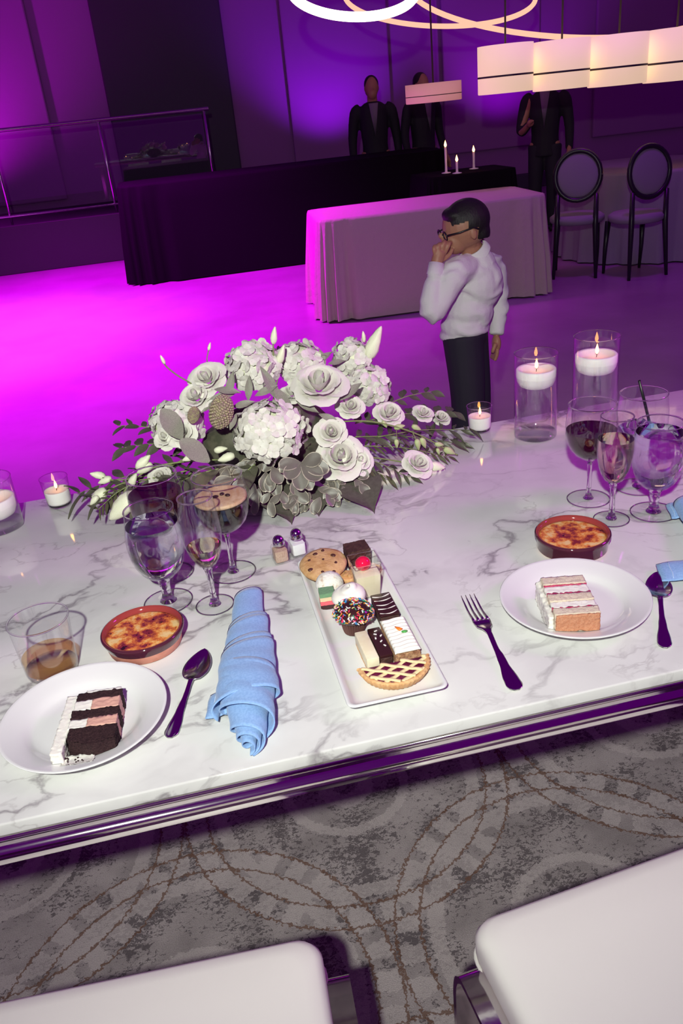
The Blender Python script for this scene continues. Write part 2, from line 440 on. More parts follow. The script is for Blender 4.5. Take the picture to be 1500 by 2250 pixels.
M['hair'] = P('black_hair', (0.012, 0.010, 0.010), 0.5, bump=(180, 0.6, 0.004), stretch=(1, 1, 0.2))
M['suit'] = P('dark_suit', (0.012, 0.010, 0.018), 0.75)
M['trouser'] = P('dark_trousers', (0.02, 0.016, 0.03), 0.8)
M['black_plastic'] = P('black_plastic', (0.012, 0.012, 0.014), 0.35)
M['cream_cloth'] = P('cream_tablecloth', (0.46, 0.36, 0.33), 0.85, bump=(20, 0.3, 0.02))
M['black_cloth'] = P('black_tablecloth', (0.004, 0.003, 0.005), 0.85, spec=0.1)
M['wall'] = P('ballroom_wall', (0.34, 0.14, 0.36), 0.8)
M['dark_panel'] = P('dark_wall_panel', (0.05, 0.04, 0.06), 0.6)
M['dance'] = P('dance_floor', (0.27, 0.13, 0.26), 0.32, col2=(0.32, 0.16, 0.31), nscale=1.3, bump=(3, 0.08, 0.02))
M['stage'] = P('stage_black', (0.02, 0.016, 0.024), 0.6)
M['rail'] = P('rail_steel', (0.7, 0.66, 0.72), 0.25, 1.0)
M['shade'] = P('cream_lampshade', (0.75, 0.62, 0.45), 0.7, emit=(1.0, 0.70, 0.46), estr=0.62)
M['shade_pink'] = P('rosy_lampshade', (0.6, 0.4, 0.35), 0.7, emit=(1.0, 0.40, 0.34), estr=0.30)
M['white_trail'] = emis('white_trail_glow', (1.0, 0.86, 0.66), 5.0)  # glow for the added rings that trace light trails, as is the next
M['warm_trail'] = emis('warm_trail_glow', (1.0, 0.52, 0.36), 1.15)
M['cord'] = P('dark_cord', (0.03, 0.02, 0.03), 0.6)

# ---------------------------------------------------------------- the room
b = MB(); b.grid(lambda u, v: (-7 + 16 * u, -1.6 + 4.1 * v, 0), 8, 4)
struct(b.build('floor', M['carpet'], smooth=False, fix=False))
b = MB(); b.rbox(-9, 11, 2.5, 13, -0.05, 0.004, 0.003, 1)
struct(b.build('floor_dance', M['dance'], smooth=False))
b = MB(); b.box(-9, 11, 13, 13.2, -0.05, 6.0)
wall = struct(b.build('wall_back', M['wall'], smooth=False))
for i, (x0, x1) in enumerate(((-9, -5.6), (-4.9, -3.4), (-2.7, -1.2), (-0.4, 1.3), (2.1, 3.6), (4.4, 5.9), (6.8, 10.9))):
    b = MB(); b.rbox(x0, x1, 12.93, 12.998, 0.62, 4.6, 0.02, 2)
    b.build('panel', M['dark_panel'] if i in (0, 3) else M['wall'], wall, smooth=False)
b = MB(); b.rbox(-9, 11, 12.9, 12.997, 0, 0.22, 0.02, 2)
struct(b.build('baseboard_back', M['dark_panel'], smooth=False))

# ---------------------------------------------------------------- dining table
T0, T1, Y0, Y1 = -1.15, 2.05, 0.827, 1.845
table = thing('dining_table', 'long dining table with white veined marble top and polished steel edge', 'table', ((T0 + T1) / 2, (Y0 + Y1) / 2, 0))
b = MB(); b.rbox(T0, T1, Y0, Y1, TZ - 0.020, TZ, 0.0028, 3)
top = b.build('tabletop', M['marble'], table, loc=(-(T0 + T1) / 2, -(Y0 + Y1) / 2, 0), label='white marble tabletop with grey veins')
smooth_angle(top, 30)
prof = [(0.030, 0.7405), (0.004, 0.7398), (0.001, 0.7382), (0.0, 0.7370), (0.0, 0.7325), (0.0012, 0.7320), (0.0012, 0.7312), (0.0, 0.7307), (0.0, 0.7250), (0.0015, 0.7238), (0.0125, 0.7232), (0.0135, 0.7222),
        (0.0095, 0.7130), (0.0035, 0.7035), (0.0015, 0.7025), (0.0, 0.7018), (0.0, 0.6940), (0.0015, 0.6925), (0.016, 0.6920), (0.030, 0.7000), (0.030, 0.7405)]
hx, hy = (T1 - T0) / 2, (Y1 - Y0) / 2
b = MB()
rs = [[(sx * (hx - o), sy * (hy - o), z) for sx, sy in ((-1, -1), (1, -1), (1, 1), (-1, 1))] for o, z in prof]
b.rings(rs)
ap = b.build('steel_edge', M['chrome'], table, label='polished steel moulding under the marble')
smooth_angle(ap, 50)
for sx in (-1, 1):
    for sy in (-1, 1):
        b = MB(); b.rbox(-0.035, 0.035, -0.035, 0.035, 0, 0.70, 0.006, 2)
        b.build('leg', M['chrome'], table, loc=(sx * (hx - 0.12), sy * (hy - 0.12), 0), smooth=False)

# ---------------------------------------------------------------- the two chairs at the bottom
def chair(label, fx, fy, rz, w, d=0.46, mirror=1):
    # origin: floor under the seat centre; local -y is the back of the chair
    c = thing('dining_chair', label, 'chair', (fx, fy, 0), rz, 'white dining chairs')
    b = MB()
    rs = []
    for ins, z, r in ((0.012, 0.405, 0.02), (0.002, 0.412, 0.03), (0.0, 0.43, 0.032), (0.0, 0.452, 0.032), (0.004, 0.463, 0.034), (0.012, 0.4695, 0.034), (0.03, 0.4725, 0.034), (0.08, 0.474, 0.03), (0.18, 0.475, 0.01)):
        rs.append(rrect(w - 2 * ins, d - 2 * ins, r, z, 6))
    b.rings(rs, cap0=True, cap1=True)
    b.build('seat', M['leather'], c, label='padded white leatherette seat')
    b = MB(); b.tube([p for p in rrect(w + 0.001, d + 0.001, 0.033, 0.415, 6)] + [rrect(w + 0.001, d + 0.001, 0.033, 0.415, 6)[0]], 0.003, 6)
    b.build('piping', M['seam'], c)
    b = MB()
    bw = w * 0.96
    rs = []
    for k, (z, th) in enumerate(((0.50, 0.012), (0.505, 0.022), (0.56, 0.028), (0.70, 0.026), (0.82, 0.022), (0.838, 0.016), (0.842, 0.006))):
        yy = -d / 2 - 0.02 - (z - 0.5) * 0.16
        rs.append([(x, yy + y, z) for x, y, _ in rrect(bw - (0.02 if k in (0, 6) else 0), 2 * th, min(0.02, th * 0.9), 0, 4)])
    b.rings(rs, cap0=True, cap1=True)
    b.build('backrest', M['leather'], c, label='white upholstered backrest')
    for s in (-1, 1):
        # flat polished bar bent into a side frame: floor, front leg, rounded corner, rail under the seat, back upright
        x = s * (w / 2 + 0.014)
        path = [(x, -d / 2 - 0.03, 0.006), (x, d / 2 - 0.105, 0.006), (x, d / 2 - 0.050, 0.012), (x, d / 2 - 0.025, 0.04), (x, d / 2 - 0.020, 0.10), (x, d / 2 - 0.020, 0.30),
                (x, d / 2 - 0.023, 0.370), (x, d / 2 - 0.037, 0.405), (x, d / 2 - 0.070, 0.415), (x, 0, 0.412), (x, -d / 2 + 0.03, 0.408), (x, -d / 2 - 0.005, 0.42), (x, -d / 2 - 0.02, 0.47), (x, -d / 2 - 0.03, 0.56)]
        sm = spline(path, 4)
        b = MB(); n = []
        for i, p in enumerate(sm):
            t = (sm[min(i + 1, len(sm) - 1)] - sm[max(i - 1, 0)]).normalized()
            nn = Vector((1, 0, 0)).cross(t).normalized()
            n.append([p + Vector((sx * 0.019, 0, 0)) + nn * sz * 0.005 for sx, sz in ((-1, -1), (1, -1), (1, 1), (-1, 1))])
        b.rings(n, cap0=True, cap1=True)
        smooth_angle(b.build('side_frame', M['chrome'], c, label='polished flat steel side frame'), 40)
    b = MB(); b.rbox(-w / 2 - 0.005, w / 2 + 0.005, d / 2 - 0.17, d / 2 - 0.13, 0.385, 0.397, 0.003, 1)
    b.build('crossbar', M['chrome'], c, smooth=False)
    return c
def place_chair(label, cx, cy, rz, w, right):
    # (cx, cy) is a front corner of the seat in plan
    d = 0.46; sx = (w / 2 if right else -w / 2)
    a = math.radians(rz); off = Vector((sx * math.cos(a) - d / 2 * math.sin(a), sx * math.sin(a) + d / 2 * math.cos(a)))
    return chair(label, cx - off.x, cy - off.y, a, w, d)
place_chair('white padded dining chair at the bottom left of the picture', 0.041, 0.792, -3.2, 0.50, True)
place_chair('white padded dining chair at the bottom right corner, below the fork', 0.248, 0.748, 5.0, 0.50, False)

# ---------------------------------------------------------------- glasses
def glassware(name, label, cat, xy, foot, stem, bowl, liquid=None, level=0, lname='wine', group=None, z0=TZ):
    g = thing(name, label, cat, (xy[0], xy[1], z0), 0, group)
    n = 48
    if foot:
        b = MB(); b.lathe(foot, n); b.build('foot', M['glass'], g)
        b = MB(); rf = max(r for r, z in foot)
        b.tube([(rf * math.cos(a * 2 * PI / n), rf * math.sin(a * 2 * PI / n), 0.0016) for a in range(n + 1)], 0.0013, 6, cap=False)
        b.build('foot_edge', M['glass_solid'], g)
    if stem:
        b = MB(); b.lathe(stem, 20, cap0=True, cap1=True); b.build('stem', M['glass_solid'], g)
    b = MB(); b.lathe(bowl, n, cap0=True); b.build('bowl', M['glass'], g)
    rr, rz = bowl[-1]
    b = MB(); b.tube([(rr * math.cos(a * 2 * PI / n), rr * math.sin(a * 2 * PI / n), rz) for a in range(n + 1)], 0.0014, 8, cap=False)
    b.build('rim', M['glass_solid'], g)
    if liquid:
        zb = bowl[0][1] + 0.0012
        pr = [(max(r - 0.0014, 0.0008), z + 0.001) for r, z in bowl if z < level - 0.002]
        rl = prof_r(bowl, level) - 0.0014
        pr.append((rl, level)); pr.append((0.0, level))
        b = MB(); b.lathe(pr, n, cap0=True); o = b.build(lname, liquid, g); smooth_angle(o, 40)
    return g
WF = [(0.0, 0.006), (0.006, 0.0058), (0.012, 0.0042), (0.024, 0.0026), (0.041, 0.0022)]
WS = [(0.0105, 0.0040), (0.0075, 0.0075), (0.0052, 0.014), (0.0042, 0.028), (0.0040, 0.055), (0.0044, 0.075), (0.0058, 0.083), (0.0095, 0.0885)]
WB = [(0.0095, 0.0885), (0.020, 0.0925), (0.031, 0.1005), (0.040, 0.112), (0.0455, 0.126), (0.0485, 0.142), (0.0490, 0.155), (0.0480, 0.172), (0.0460, 0.188), (0.0440, 0.201)]
GF = [(0.0, 0.007), (0.009, 0.0066), (0.016, 0.0045), (0.028, 0.0026), (0.042, 0.0022)]
GS = [(0.0145, 0.0045), (0.0105, 0.009), (0.0080, 0.018), (0.0085, 0.032), (0.0105, 0.044), (0.0145, 0.0525)]
GB = [(0.0145, 0.0525), (0.025, 0.0580), (0.0345, 0.068), (0.042, 0.083), (0.0465, 0.100), (0.0485, 0.118), (0.0480, 0.135), (0.0455, 0.155), (0.0425, 0.172), (0.0410, 0.184)]
FF = [(0.0, 0.006), (0.007, 0.0056), (0.012, 0.0040), (0.022, 0.0026), (0.0325, 0.0022)]
FS = [(0.0105, 0.0040), (0.0072, 0.009), (0.0055, 0.018), (0.0048, 0.040), (0.0052, 0.062), (0.0068, 0.072), (0.0095, 0.079)]
FB = [(0.0095, 0.079), (0.017, 0.085), (0.0235, 0.096), (0.0285, 0.110), (0.0320, 0.128), (0.0335, 0.145), (0.0330, 0.165), (0.0310, 0.187), (0.0285, 0.209)]
def scaled(pr, k): return [(r, z * k) for r, z in pr]
k = 0.198 / 0.201
esp = glassware('martini_glass', 'stemmed glass of espresso martini with tan foam, beside the flowers', 'cocktail', (0.018, 1.338), WF, scaled(WS, k), scaled(WB, k), M['espresso'], 0.150, 'cocktail')
rl = prof_r(scaled(WB, k), 0.157) - 0.0016
b = MB(); b.lathe([(rl - 0.002, 0.1502), (rl, 0.152), (rl, 0.1565), (rl - 0.004, 0.1574), (rl * 0.5, 0.1578), (0, 0.158)], 40); b.build('foam', M['foam'], esp)
for i, (dx, dy, a) in enumerate(((-0.008, -0.004, 0.4), (0.004, 0.003, 1.2), (0.013, -0.006, 2.2))):
    b = MB(); b.ball((0, 0, 0), (0.0058, 0.0042, 0.0026), 12, 8)
    o = b.build('coffee_bean', M['bean'], esp, loc=(dx, dy, 0.1592), rot=(0.1, 0.1, a))
glassware('wine_glass', 'glass of dark red wine behind the left water goblet', 'wine glass', (-0.094, 1.379), WF, WS, WB, M['wine'], 0.168, 'wine', 'red wine glasses')
glassware('water_goblet', 'water goblet in front of the red wine, left of the empty flute', 'water glass', (-0.103, 1.278), GF, GS, GB, M['water'], 0.157, 'water', 'water goblets')
glassware('champagne_flute', 'nearly empty champagne flute beside the left water goblet', 'flute', (-0.024, 1.237), FF, FS, FB, M['champagne'], 0.119, 'champagne', 'champagne flutes')
glassware('wine_glass', 'red wine glass on the right, in front of the tallest candle vase', 'wine glass', (0.737, 1.361), WF, WS, WB, M['wine'], 0.150, 'wine', 'red wine glasses')
glassware('champagne_flute', 'full champagne flute on the right behind the far creme brulee', 'flute', (0.735, 1.266), FF, FS, FB, M['champagne'], 0.166, 'champagne', 'champagne flutes')
glassware('water_goblet', 'full water goblet at the right edge beside the blue napkin', 'water glass', (0.820, 1.262), GF, GS, GB, M['water'], 0.166, 'water', 'water goblets')
g4 = glassware('cocktail_glass', 'stemmed drink glass with a black straw at the right edge', 'cocktail', (0.850, 1.372), WF, WS, WB, M['water'], 0.128, 'drink')
b = MB(); b.tube([(0.020, 0.004, 0.132), (-0.012, 0.0, 0.228)], 0.0030, 10); b.build('straw', M['black_plastic'], g4, label='thin black drinking straw')
b = MB()
for i, (x, y, z, a) in enumerate(((-0.012, 0.008, 0.135, 0.3), (0.010, -0.014, 0.132, 1.0), (-0.006, -0.018, 0.140, 2.0))):
    bb = MB(); bb.rbox(-0.011, 0.011, -0.011, 0.011, -0.010, 0.010, 0.003, 2, M=Matrix.Rotation(a, 4, (0.5, 0.4, 1)))
    bb.build('ice_cube', M['glass_solid'], g4, loc=(x, y, z))
# whisky tumbler
RB = [(0.0, 0.0015), (0.034, 0.0012), (0.039, 0.004), (0.0405, 0.012), (0.0420, 0.040), (0.0438, 0.070), (0.0455, 0.098)]
g = glassware('whisky_tumbler', 'rocks glass with a little amber whisky behind the left cake plate', 'tumbler', (-0.288, 1.138), None, None, RB)
b = MB(); b.lathe([(0.0, 0.0025), (0.036, 0.0025), (0.0385, 0.006), (0.0392, 0.0125), (0.0, 0.0128)], 40); b.build('glass_base', M['glass'], g)
b = MB(); b.lathe([(0.0, 0.0135), (0.0392, 0.0135), (0.0402, 0.034), (0.0, 0.0340)], 40); smooth_angle(b.build('whisky', M['whisky'], g), 40)

# ---------------------------------------------------------------- candles
def flame(parent, z, s=1.0, x=0.0):
    b = MB(); b.tube([(x, 0, z - 0.003), (x + 0.001, 0, z + 0.005 * s), (x + 0.002, 0.001, z + 0.009 * s)], 0.0008, 6); b.build('wick', M['wick'], parent)
    b = MB(); b.lathe([(0.0, 0.0), (0.0030, 0.003), (0.0042, 0.008), (0.0034, 0.014), (0.0017, 0.020), (0.0, 0.026)], 14, M=Matrix.Diagonal((s, s, s, 1)))
    b.build('flame', M['flame'], parent, loc=(x + 0.001, 0, z + 0.005 * s))
def votive(label, xy, h=0.068):
    v = thing('votive_candle', label, 'candle', (xy[0], xy[1], TZ), 0, 'votive candles')
    b = MB(); b.lathe([(0.0, 0.001), (0.0245, 0.001), (0.0262, 0.004), (0.0285, h * 0.5), (0.0308, h)], 36); b.build('holder', M['glass'], v)
    b = MB(); b.lathe([(0.0, 0.0012), (0.024, 0.0012), (0.0252, 0.006), (0.0, 0.0063)], 32); b.build('glass_base', M['glass_solid'], v)
    b = MB(); b.tube([(0.0308 * math.cos(a * PI / 18), 0.0308 * math.sin(a * PI / 18), h) for a in range(37)], 0.0009, 6, cap=False); b.build('rim', M['glass_solid'], v)
    b = MB(); b.lathe([(0.0, 0.0075), (0.0245, 0.0075), (0.0262, 0.012), (0.0276, 0.036), (0.0272, 0.0385), (0.0255, 0.0375), (0.015, 0.0362), (0.0, 0.0358)], 36); b.build('wax', M['wax'], v)
    flame(v, 0.037, 0.8); return v
votive('small votive candle at the left back edge of the table', (-0.332, 1.792))
votive('small votive candle between the flowers and the tall vases', (0.678, 1.806), 0.064)
def vase(label, xy, h, r, wl, group='floating candle vases'):
    v = thing('candle_vase', label, 'candle vase', (xy[0], xy[1], TZ), 0, group)
    b = MB(); b.lathe([(0.0, 0.001), (r - 0.004, 0.001), (r, 0.004), (r, h * 0.5), (r, h)], 48); b.build('vase', M['glass'], v)
    b = MB(); b.lathe([(0.0, 0.002), (r - 0.004, 0.002), (r - 0.0015, 0.005), (r - 0.0015, 0.013), (0.0, 0.0135)], 48)
    b.build('glass_base', M['glass'], v)
    b = MB(); b.tube([(r * math.cos(a * PI / 24), r * math.sin(a * PI / 24), h) for a in range(49)], 0.0012, 6, cap=False); b.build('rim', M['glass_solid'], v)
    b = MB(); b.lathe([(0.0, 0.0145), (r - 0.002, 0.0145), (r - 0.002, wl), (0.0, wl + 0.0002)], 48); smooth_angle(b.build('water', M['still_water'], v), 40)
    q = r - 0.004
    b = MB(); b.lathe([(0.0, -0.027), (q * 0.66, -0.026), (q * 0.86, -0.021), (q * 0.96, -0.011), (q, 0.000), (q, 0.015), (q * 0.95, 0.0175), (q * 0.82, 0.0155), (q * 0.70, 0.0105), (0.0, 0.009)], 40)
    b.build('floating_candle', M['wax'], v, loc=(0, 0, wl), label='white floating candle')
    flame(v, wl + 0.011, 0.95); return v
vase('shorter glass cylinder vase with a floating candle, right of the flowers', (0.783, 1.715), 0.203, 0.0495, 0.150)
vase('tallest glass cylinder vase with a floating candle, at the right back', (0.900, 1.655), 0.240, 0.0500, 0.182)
vase('glass candle vase cut off by the left edge of the picture', (-0.452, 1.722), 0.115, 0.0490, 0.055)

# ---------------------------------------------------------------- plates and creme brulee
PLP = [(0.0, 0.0055), (0.060, 0.0055), (0.071, 0.0062), (0.0765, 0.0085), (0.082, 0.0125), (0.088, 0.0155), (0.100, 0.0195), (0.112, 0.0232), (0.1160, 0.0245), (0.1172, 0.0238), (0.1165, 0.0222),
       (0.100, 0.0150), (0.085, 0.0095), (0.075, 0.0030), (0.070, 0.0008), (0.066, 0.0), (0.062, 0.0015), (0.0, 0.0022)]
def plate(label, xy):
    b = MB(); b.lathe(PLP, 72)
    return tag(b.build('dessert_plate', M['ceramic'], loc=(xy[0], xy[1], TZ)), label, 'plate', 'round white plates')
plate('round white plate under the chocolate cake slice', (-0.227, 0.984))
plate('round white plate under the pink layer cake slice', (0.536, 1.020))
def ramekin(label, xy, seed, dark, ybrk):
    t = thing('creme_brulee', label, 'dessert', (xy[0], xy[1], TZ), 0, 'creme brulees')
    b = MB(); b.lathe([(0.0, 0.0), (0.054, 0.0), (0.058, 0.002), (0.0615, ybrk)], 56, cap0=True); b.build('dish', M['terracotta'], t, label='bare terracotta dish')
    b = MB(); b.lathe([(0.0615, ybrk), (0.0632, 0.020), (0.0655, 0.026), (0.0668, 0.030), (0.0662, 0.0325), (0.0640, 0.0335)], 56); b.build('glaze_band', M['glaze'], t, label='dark brown glazed outside')
    b = MB(); b.lathe([(0.0640, 0.0335), (0.0605, 0.0325), (0.0585, 0.028), (0.0575, 0.0235)], 56); b.build('glaze_inside', M['glaze_in'], t)
    b = MB(); b.lathe([(0.0, 0.0268), (0.02, 0.0268), (0.04, 0.0264), (0.054, 0.0258), (0.0582, 0.0252), (0.0575, 0.020), (0.0, 0.020)], 56)
    b.build('custard', brulee('burnt_sugar_' + str(int(seed)), seed, dark), t, label='custard with a burnt sugar crust')
    return t
ramekin('orange creme brulee in a terracotta dish by the left chocolate cake', (-0.143, 1.160), 3.0, 0.655, 0.016)
ramekin('creme brulee in a brown dish behind the pink layer cake', (0.620, 1.196), 11.0, 0.665, 0.005)

# ---------------------------------------------------------------- flatware
def strip(wfn, zfn, s0, s1, ns, nt=8, dish=lambda s: 0.0, ridge=lambda s: 0.0):
    b = MB()
    def fn(u, v):
        s = s0 + (s1 - s0) * v; t = -1 + 2 * u
        w = wfn(s)
        return (t * w, s, zfn(s) - dish(s) * (1 - t * t) + ridge(s) * (1 if abs(t) > 0.70 else 0) - 0.0006 * t * t)
    b.grid(fn, nt, ns); return b
def lerp_tab(tab):
    def f(s):
        for (a, x), (c, y) in zip(tab, tab[1:]):
            if a <= s <= c:
                q = (s - a) / (c - a); q = q * q * (3 - 2 * q); return x + (y - x) * q
        return tab[-1][1] if s > tab[-1][0] else tab[0][1]
    return f
HW = lerp_tab([(0.0, 0.0035), (0.004, 0.0080), (0.010, 0.0105), (0.022, 0.0098), (0.055, 0.0060), (0.080, 0.0040), (0.105, 0.0034), (0.125, 0.0042), (0.2, 0.0042)])
def place_flat(t, end, tip):
    d = Vector(tip) - Vector(end)
    t.location = (end[0], end[1], TZ); t.rotation_euler = (0, 0, math.atan2(d.y, d.x) - PI / 2)
def spoon(label, end, tip):
    t = thing('spoon', label, 'spoon', group='dessert spoons')
    L = (Vector(tip) - Vector(end)).length
    zf = lerp_tab([(0, 0.0042), (0.03, 0.0035), (0.08, 0.0075), (0.115, 0.0120), (0.14, 0.0105), (0.3, 0.0105)])
    o = strip(HW, zf, 0.0, L - 0.076, 30, 10, ridge=lambda s: 0.0007 if s < 0.06 else 0.0).build('handle', M['silver'], t); solid(o, 0.0019, -1)
    bl = 0.080; s0 = L - bl
    def bw(s):
        q = min(max((s - s0) / bl, 0), 1)
        return 0.0034 * (1 - q) + 0.0190 * max(math.sin(PI * q ** 0.80), 0.0) ** 0.62
    def bz(s):
        q = (s - s0) / bl; return 0.0105 - 0.002 * q
    def dish(s):
        q = min(max((s - s0) / bl, 0), 1); return 0.0078 * (max(math.sin(PI * q), 0) ** 0.8)
    o = strip(bw, bz, s0, L, 24, 14, dish=dish).build('spoon_bowl', M['silver'], t); solid(o, 0.0013, -1)
    place_flat(t, end, tip); return t
spoon('steel spoon between the left plate and the blue napkin', (-0.112, 0.916), (-0.050, 1.102))
spoon('steel spoon right of the pink cake plate, under a blue napkin corner', (0.607, 0.876), (0.704, 1.058))
t = thing('fork', 'steel dinner fork between the dessert platter and the right plate', 'fork')
E2, T2 = Vector((0.369, 0.857)), Vector((0.387, 1.103)); L = (T2 - E2).length
HWf = lerp_tab([(0.0, 0.004), (0.004, 0.0095), (0.011, 0.0122), (0.025, 0.0112), (0.060, 0.0066), (0.100, 0.0040), (0.128, 0.0040), (0.140, 0.0065), (0.152, 0.0125), (0.168, 0.0140), (0.3, 0.0140)])
zf = lerp_tab([(0, 0.0045), (0.03, 0.0035), (0.09, 0.0085), (0.13, 0.0145), (0.165, 0.0095), (0.205, 0.0055), (0.235, 0.0075), (0.26, 0.012)])
solid(strip(HWf, zf, 0.0, 0.172, 40, 10, ridge=lambda s: 0.0008 if s < 0.085 else 0.0).build('handle', M['silver'], t), 0.0021, -1)
for i in range(4):
    x = -0.0115 + 0.00767 * i
    b = MB(); ss = [0.169 + (L - 0.169) * q / 8 for q in range(9)]
    b.tube([(x * (1 - 0.05 * q / 8), s, zf(s) - 0.0011) for q, s in enumerate(ss)], [0.0026, 0.0022, 0.0021, 0.0018, 0.0018, 0.0017, 0.0015, 0.0012, 0.0006], 8)
    b.build('tine', M['silver'], t)
place_flat(t, E2, T2)

# ---------------------------------------------------------------- rolled napkins
def napkin(label, top, tip, tail, group='rolled blue napkins'):
    t = thing('napkin', label, 'napkin', group=group)
    top, tip = Vector(top), Vector(tip); L = (tip - top).length
    # local +y runs from the top of the roll towards its pointed end
    def roll(nm, s_a, s_b, w_a, w_b, h_a, h_b, a0, a1, shear0, shear1, lift=0.0, nu=30, nv=14, point=0.0, spiral=0.0):
        def fn(u, v):
            a = a0 + (a1 - a0) * u
            s = (s_a + shear0 * (u - 0.5)) * (1 - v) + (s_b + shear1 * (u - 0.5)) * v
            w = w_a + (w_b - w_a) * v; h = h_a + (h_b - h_a) * v
            k = 1.0 - spiral * u
            if point: k *= (1 - v) ** point
            wob = 1 + 0.03 * math.sin(9 * u + 5 * v) + 0.02 * math.sin(17 * v + 4 * u)
            x = math.sin(a) * w * k * wob
            z = h * (1 + math.cos(a)) * 0.5 * (k if point else 1.0) * (1 if math.cos(a) < 0 else wob) + lift + 0.0012
            return (x, s, max(z, 0.0012))
        b = MB(); b.grid(fn, nu, nv)
        o = b.build(nm, M['napkin'], t); return solid(o, 0.0016, 0.0)
    q = math.radians
    roll('fold', 0.000, 0.46 * L, 0.0225, 0.0290, 0.030, 0.034, q(-150), q(165), 0.030, 0.0)
    roll('fold', 0.245 * L, 0.60 * L, 0.0300, 0.0345, 0.036, 0.039, q(-145), q(160), 0.060, 0.0)
    roll('fold', 0.275 * L, 0.60 * L, 0.0312, 0.0358, 0.0375, 0.0405, q(-140), q(150), 0.062, 0.0)
    roll('fold', 0.415 * L, 0.74 * L, 0.0355, 0.0410, 0.0405, 0.045, q(-138), q(140), 0.055, 0.02)
    roll('fold', 0.455 * L, 0.80 * L, 0.0385, 0.0470, 0.0430, 0.048, q(-138), q(122), 0.050, 0.035)
    roll('fold', 0.60 * L, 0.885 * L, 0.0400, 0.0375, 0.0475, 0.046, q(-150), q(135), -0.030, -0.06)
    roll('fold', 0.68 * L, 0.960 * L, 0.0350, 0.0230, 0.042, 0.031, q(-165), q(160), -0.02, -0.05)
    roll('fold', 0.74 * L, 0.985 * L, 0.0280, 0.0165, 0.034, 0.025, q(-165), q(200), -0.02, -0.03, 0.001, spiral=0.15)
    roll('fold', 0.78 * L, 1.00 * L, 0.0200, 0.0095, 0.026, 0.017, q(-170), q(280), 0.0, -0.02, 0.002, spiral=0.35)
    # loose corners sticking out
    for tx, ty, wd in tail:
        b = MB()
        def flap(u, v):
            w = wd * (1 - 0.45 * v)
            return (-0.01 + (tx + 0.01) * v + (u - 0.5) * 0.006, ty + (u - 0.5) * 2 * w + 0.012 * v * (1 if u > 0.5 else -0.4), 0.012 * (1 - v) + 0.006 + 0.006 * math.sin(u * PI) * (1 - 0.3 * v) + 0.002 * math.sin(9 * v + 4 * u))
        b.grid(flap, 10, 12); solid(b.build('corner', M['napkin'], t), 0.0016, 0.0)
        b = MB(); b.tube([flap(0.12 + 0.76 * i / 10, 0.85) for i in range(11)], 0.0007, 5); b.build('stitching', M['stitch'], t, loc=(0, 0, 0.0009))
    d = tip - top
    t.location = (top.x, top.y, TZ); t.rotation_euler = (0, 0, math.atan2(d.y, d.x) - PI / 2)
    return t
nap = napkin('blue linen napkin rolled to a point beside the dessert platter', (0.034, 1.222), (-0.009, 0.856), ((0.058, 0.268, 0.030),))
nap2 = napkin('blue linen napkin at the right edge lying over the spoon', (0.872, 1.245), (0.779, 0.870), ((0.117, 0.224, 0.032), (0.033, 0.012, 0.034)))
nap2.location.z += 0.003

# ---------------------------------------------------------------- shakers
def shaker(label, xy, fill, rz):
    s = thing('shaker', label, 'shaker', (xy[0], xy[1], TZ), rz, 'salt and pepper shakers')
    b = MB(); rs = [rrect(w, w, r, z, 4) for w, r, z in ((0.026, 0.004, 0.0004), (0.0285, 0.004, 0.002), (0.0290, 0.004, 0.010), (0.0290, 0.004, 0.030), (0.0270, 0.006, 0.0335), (0.0185, 0.008, 0.0352), (0.0175, 0.0085, 0.037))]
    b.rings(rs, cap0=True); smooth_angle(b.build('bottle', M['glass'], s), 40)
    b = MB(); rs = [rrect(w, w, 0.003, z, 4) for w, z in ((0.0235, 0.0045), (0.0245, 0.006), (0.0245, 0.0262), (0.0240, 0.0268))]
    b.rings(rs, cap0=True, cap1=True); smooth_angle(b.build('contents', fill, s), 40)
    b = MB(); b.lathe([(0.0098, 0.0352), (0.0112, 0.0358), (0.0115, 0.0400), (0.0112, 0.0435), (0.0100, 0.0482), (0.0072, 0.0525), (0.0035, 0.0548), (0.0, 0.0553)], 28, cap0=True); b.build('cap', M['cap_chrome'], s, label='domed chrome cap')
    return s
shaker('small square pepper shaker with chrome cap, left of the salt', (0.109, 1.346), P('ground_pepper', (0.42, 0.27, 0.20), 0.9, col2=(0.55, 0.40, 0.31), nscale=500), 0.16)
shaker('small square salt shaker with chrome cap, right of the pepper', (0.1445, 1.360), P('white_salt', (0.84, 0.84, 0.85), 0.8, bump=(900, 0.5, 0.001)), 0.16)

# ---------------------------------------------------------------- dessert platter
PX, PY = 0.2045, 1.087
b = MB()
W, H = 0.145, 0.426
rs = [rrect(W - 2 * i, H - 2 * i, r, z, 6) for i, r, z in ((0.030, 0.012, 0.0), (0.027, 0.012, 0.004), (0.010, 0.014, 0.0115), (0.0015, 0.012, 0.0182), (0.0, 0.0115, 0.0198), (0.0012, 0.011, 0.0213),
      (0.0035, 0.010, 0.0216), (0.0065, 0.009, 0.0200), (0.012, 0.009, 0.0130), (0.018, 0.009, 0.0092), (0.024, 0.008, 0.0080), (0.04, 0.006, 0.0078))]
b.rings(rs, cap0=True, cap1=True)
tag(b.build('serving_platter', M['ceramic'], loc=(PX, PY, TZ)), 'long rectangular white platter holding the assorted desserts', 'platter')
PZ = TZ + 0.0080
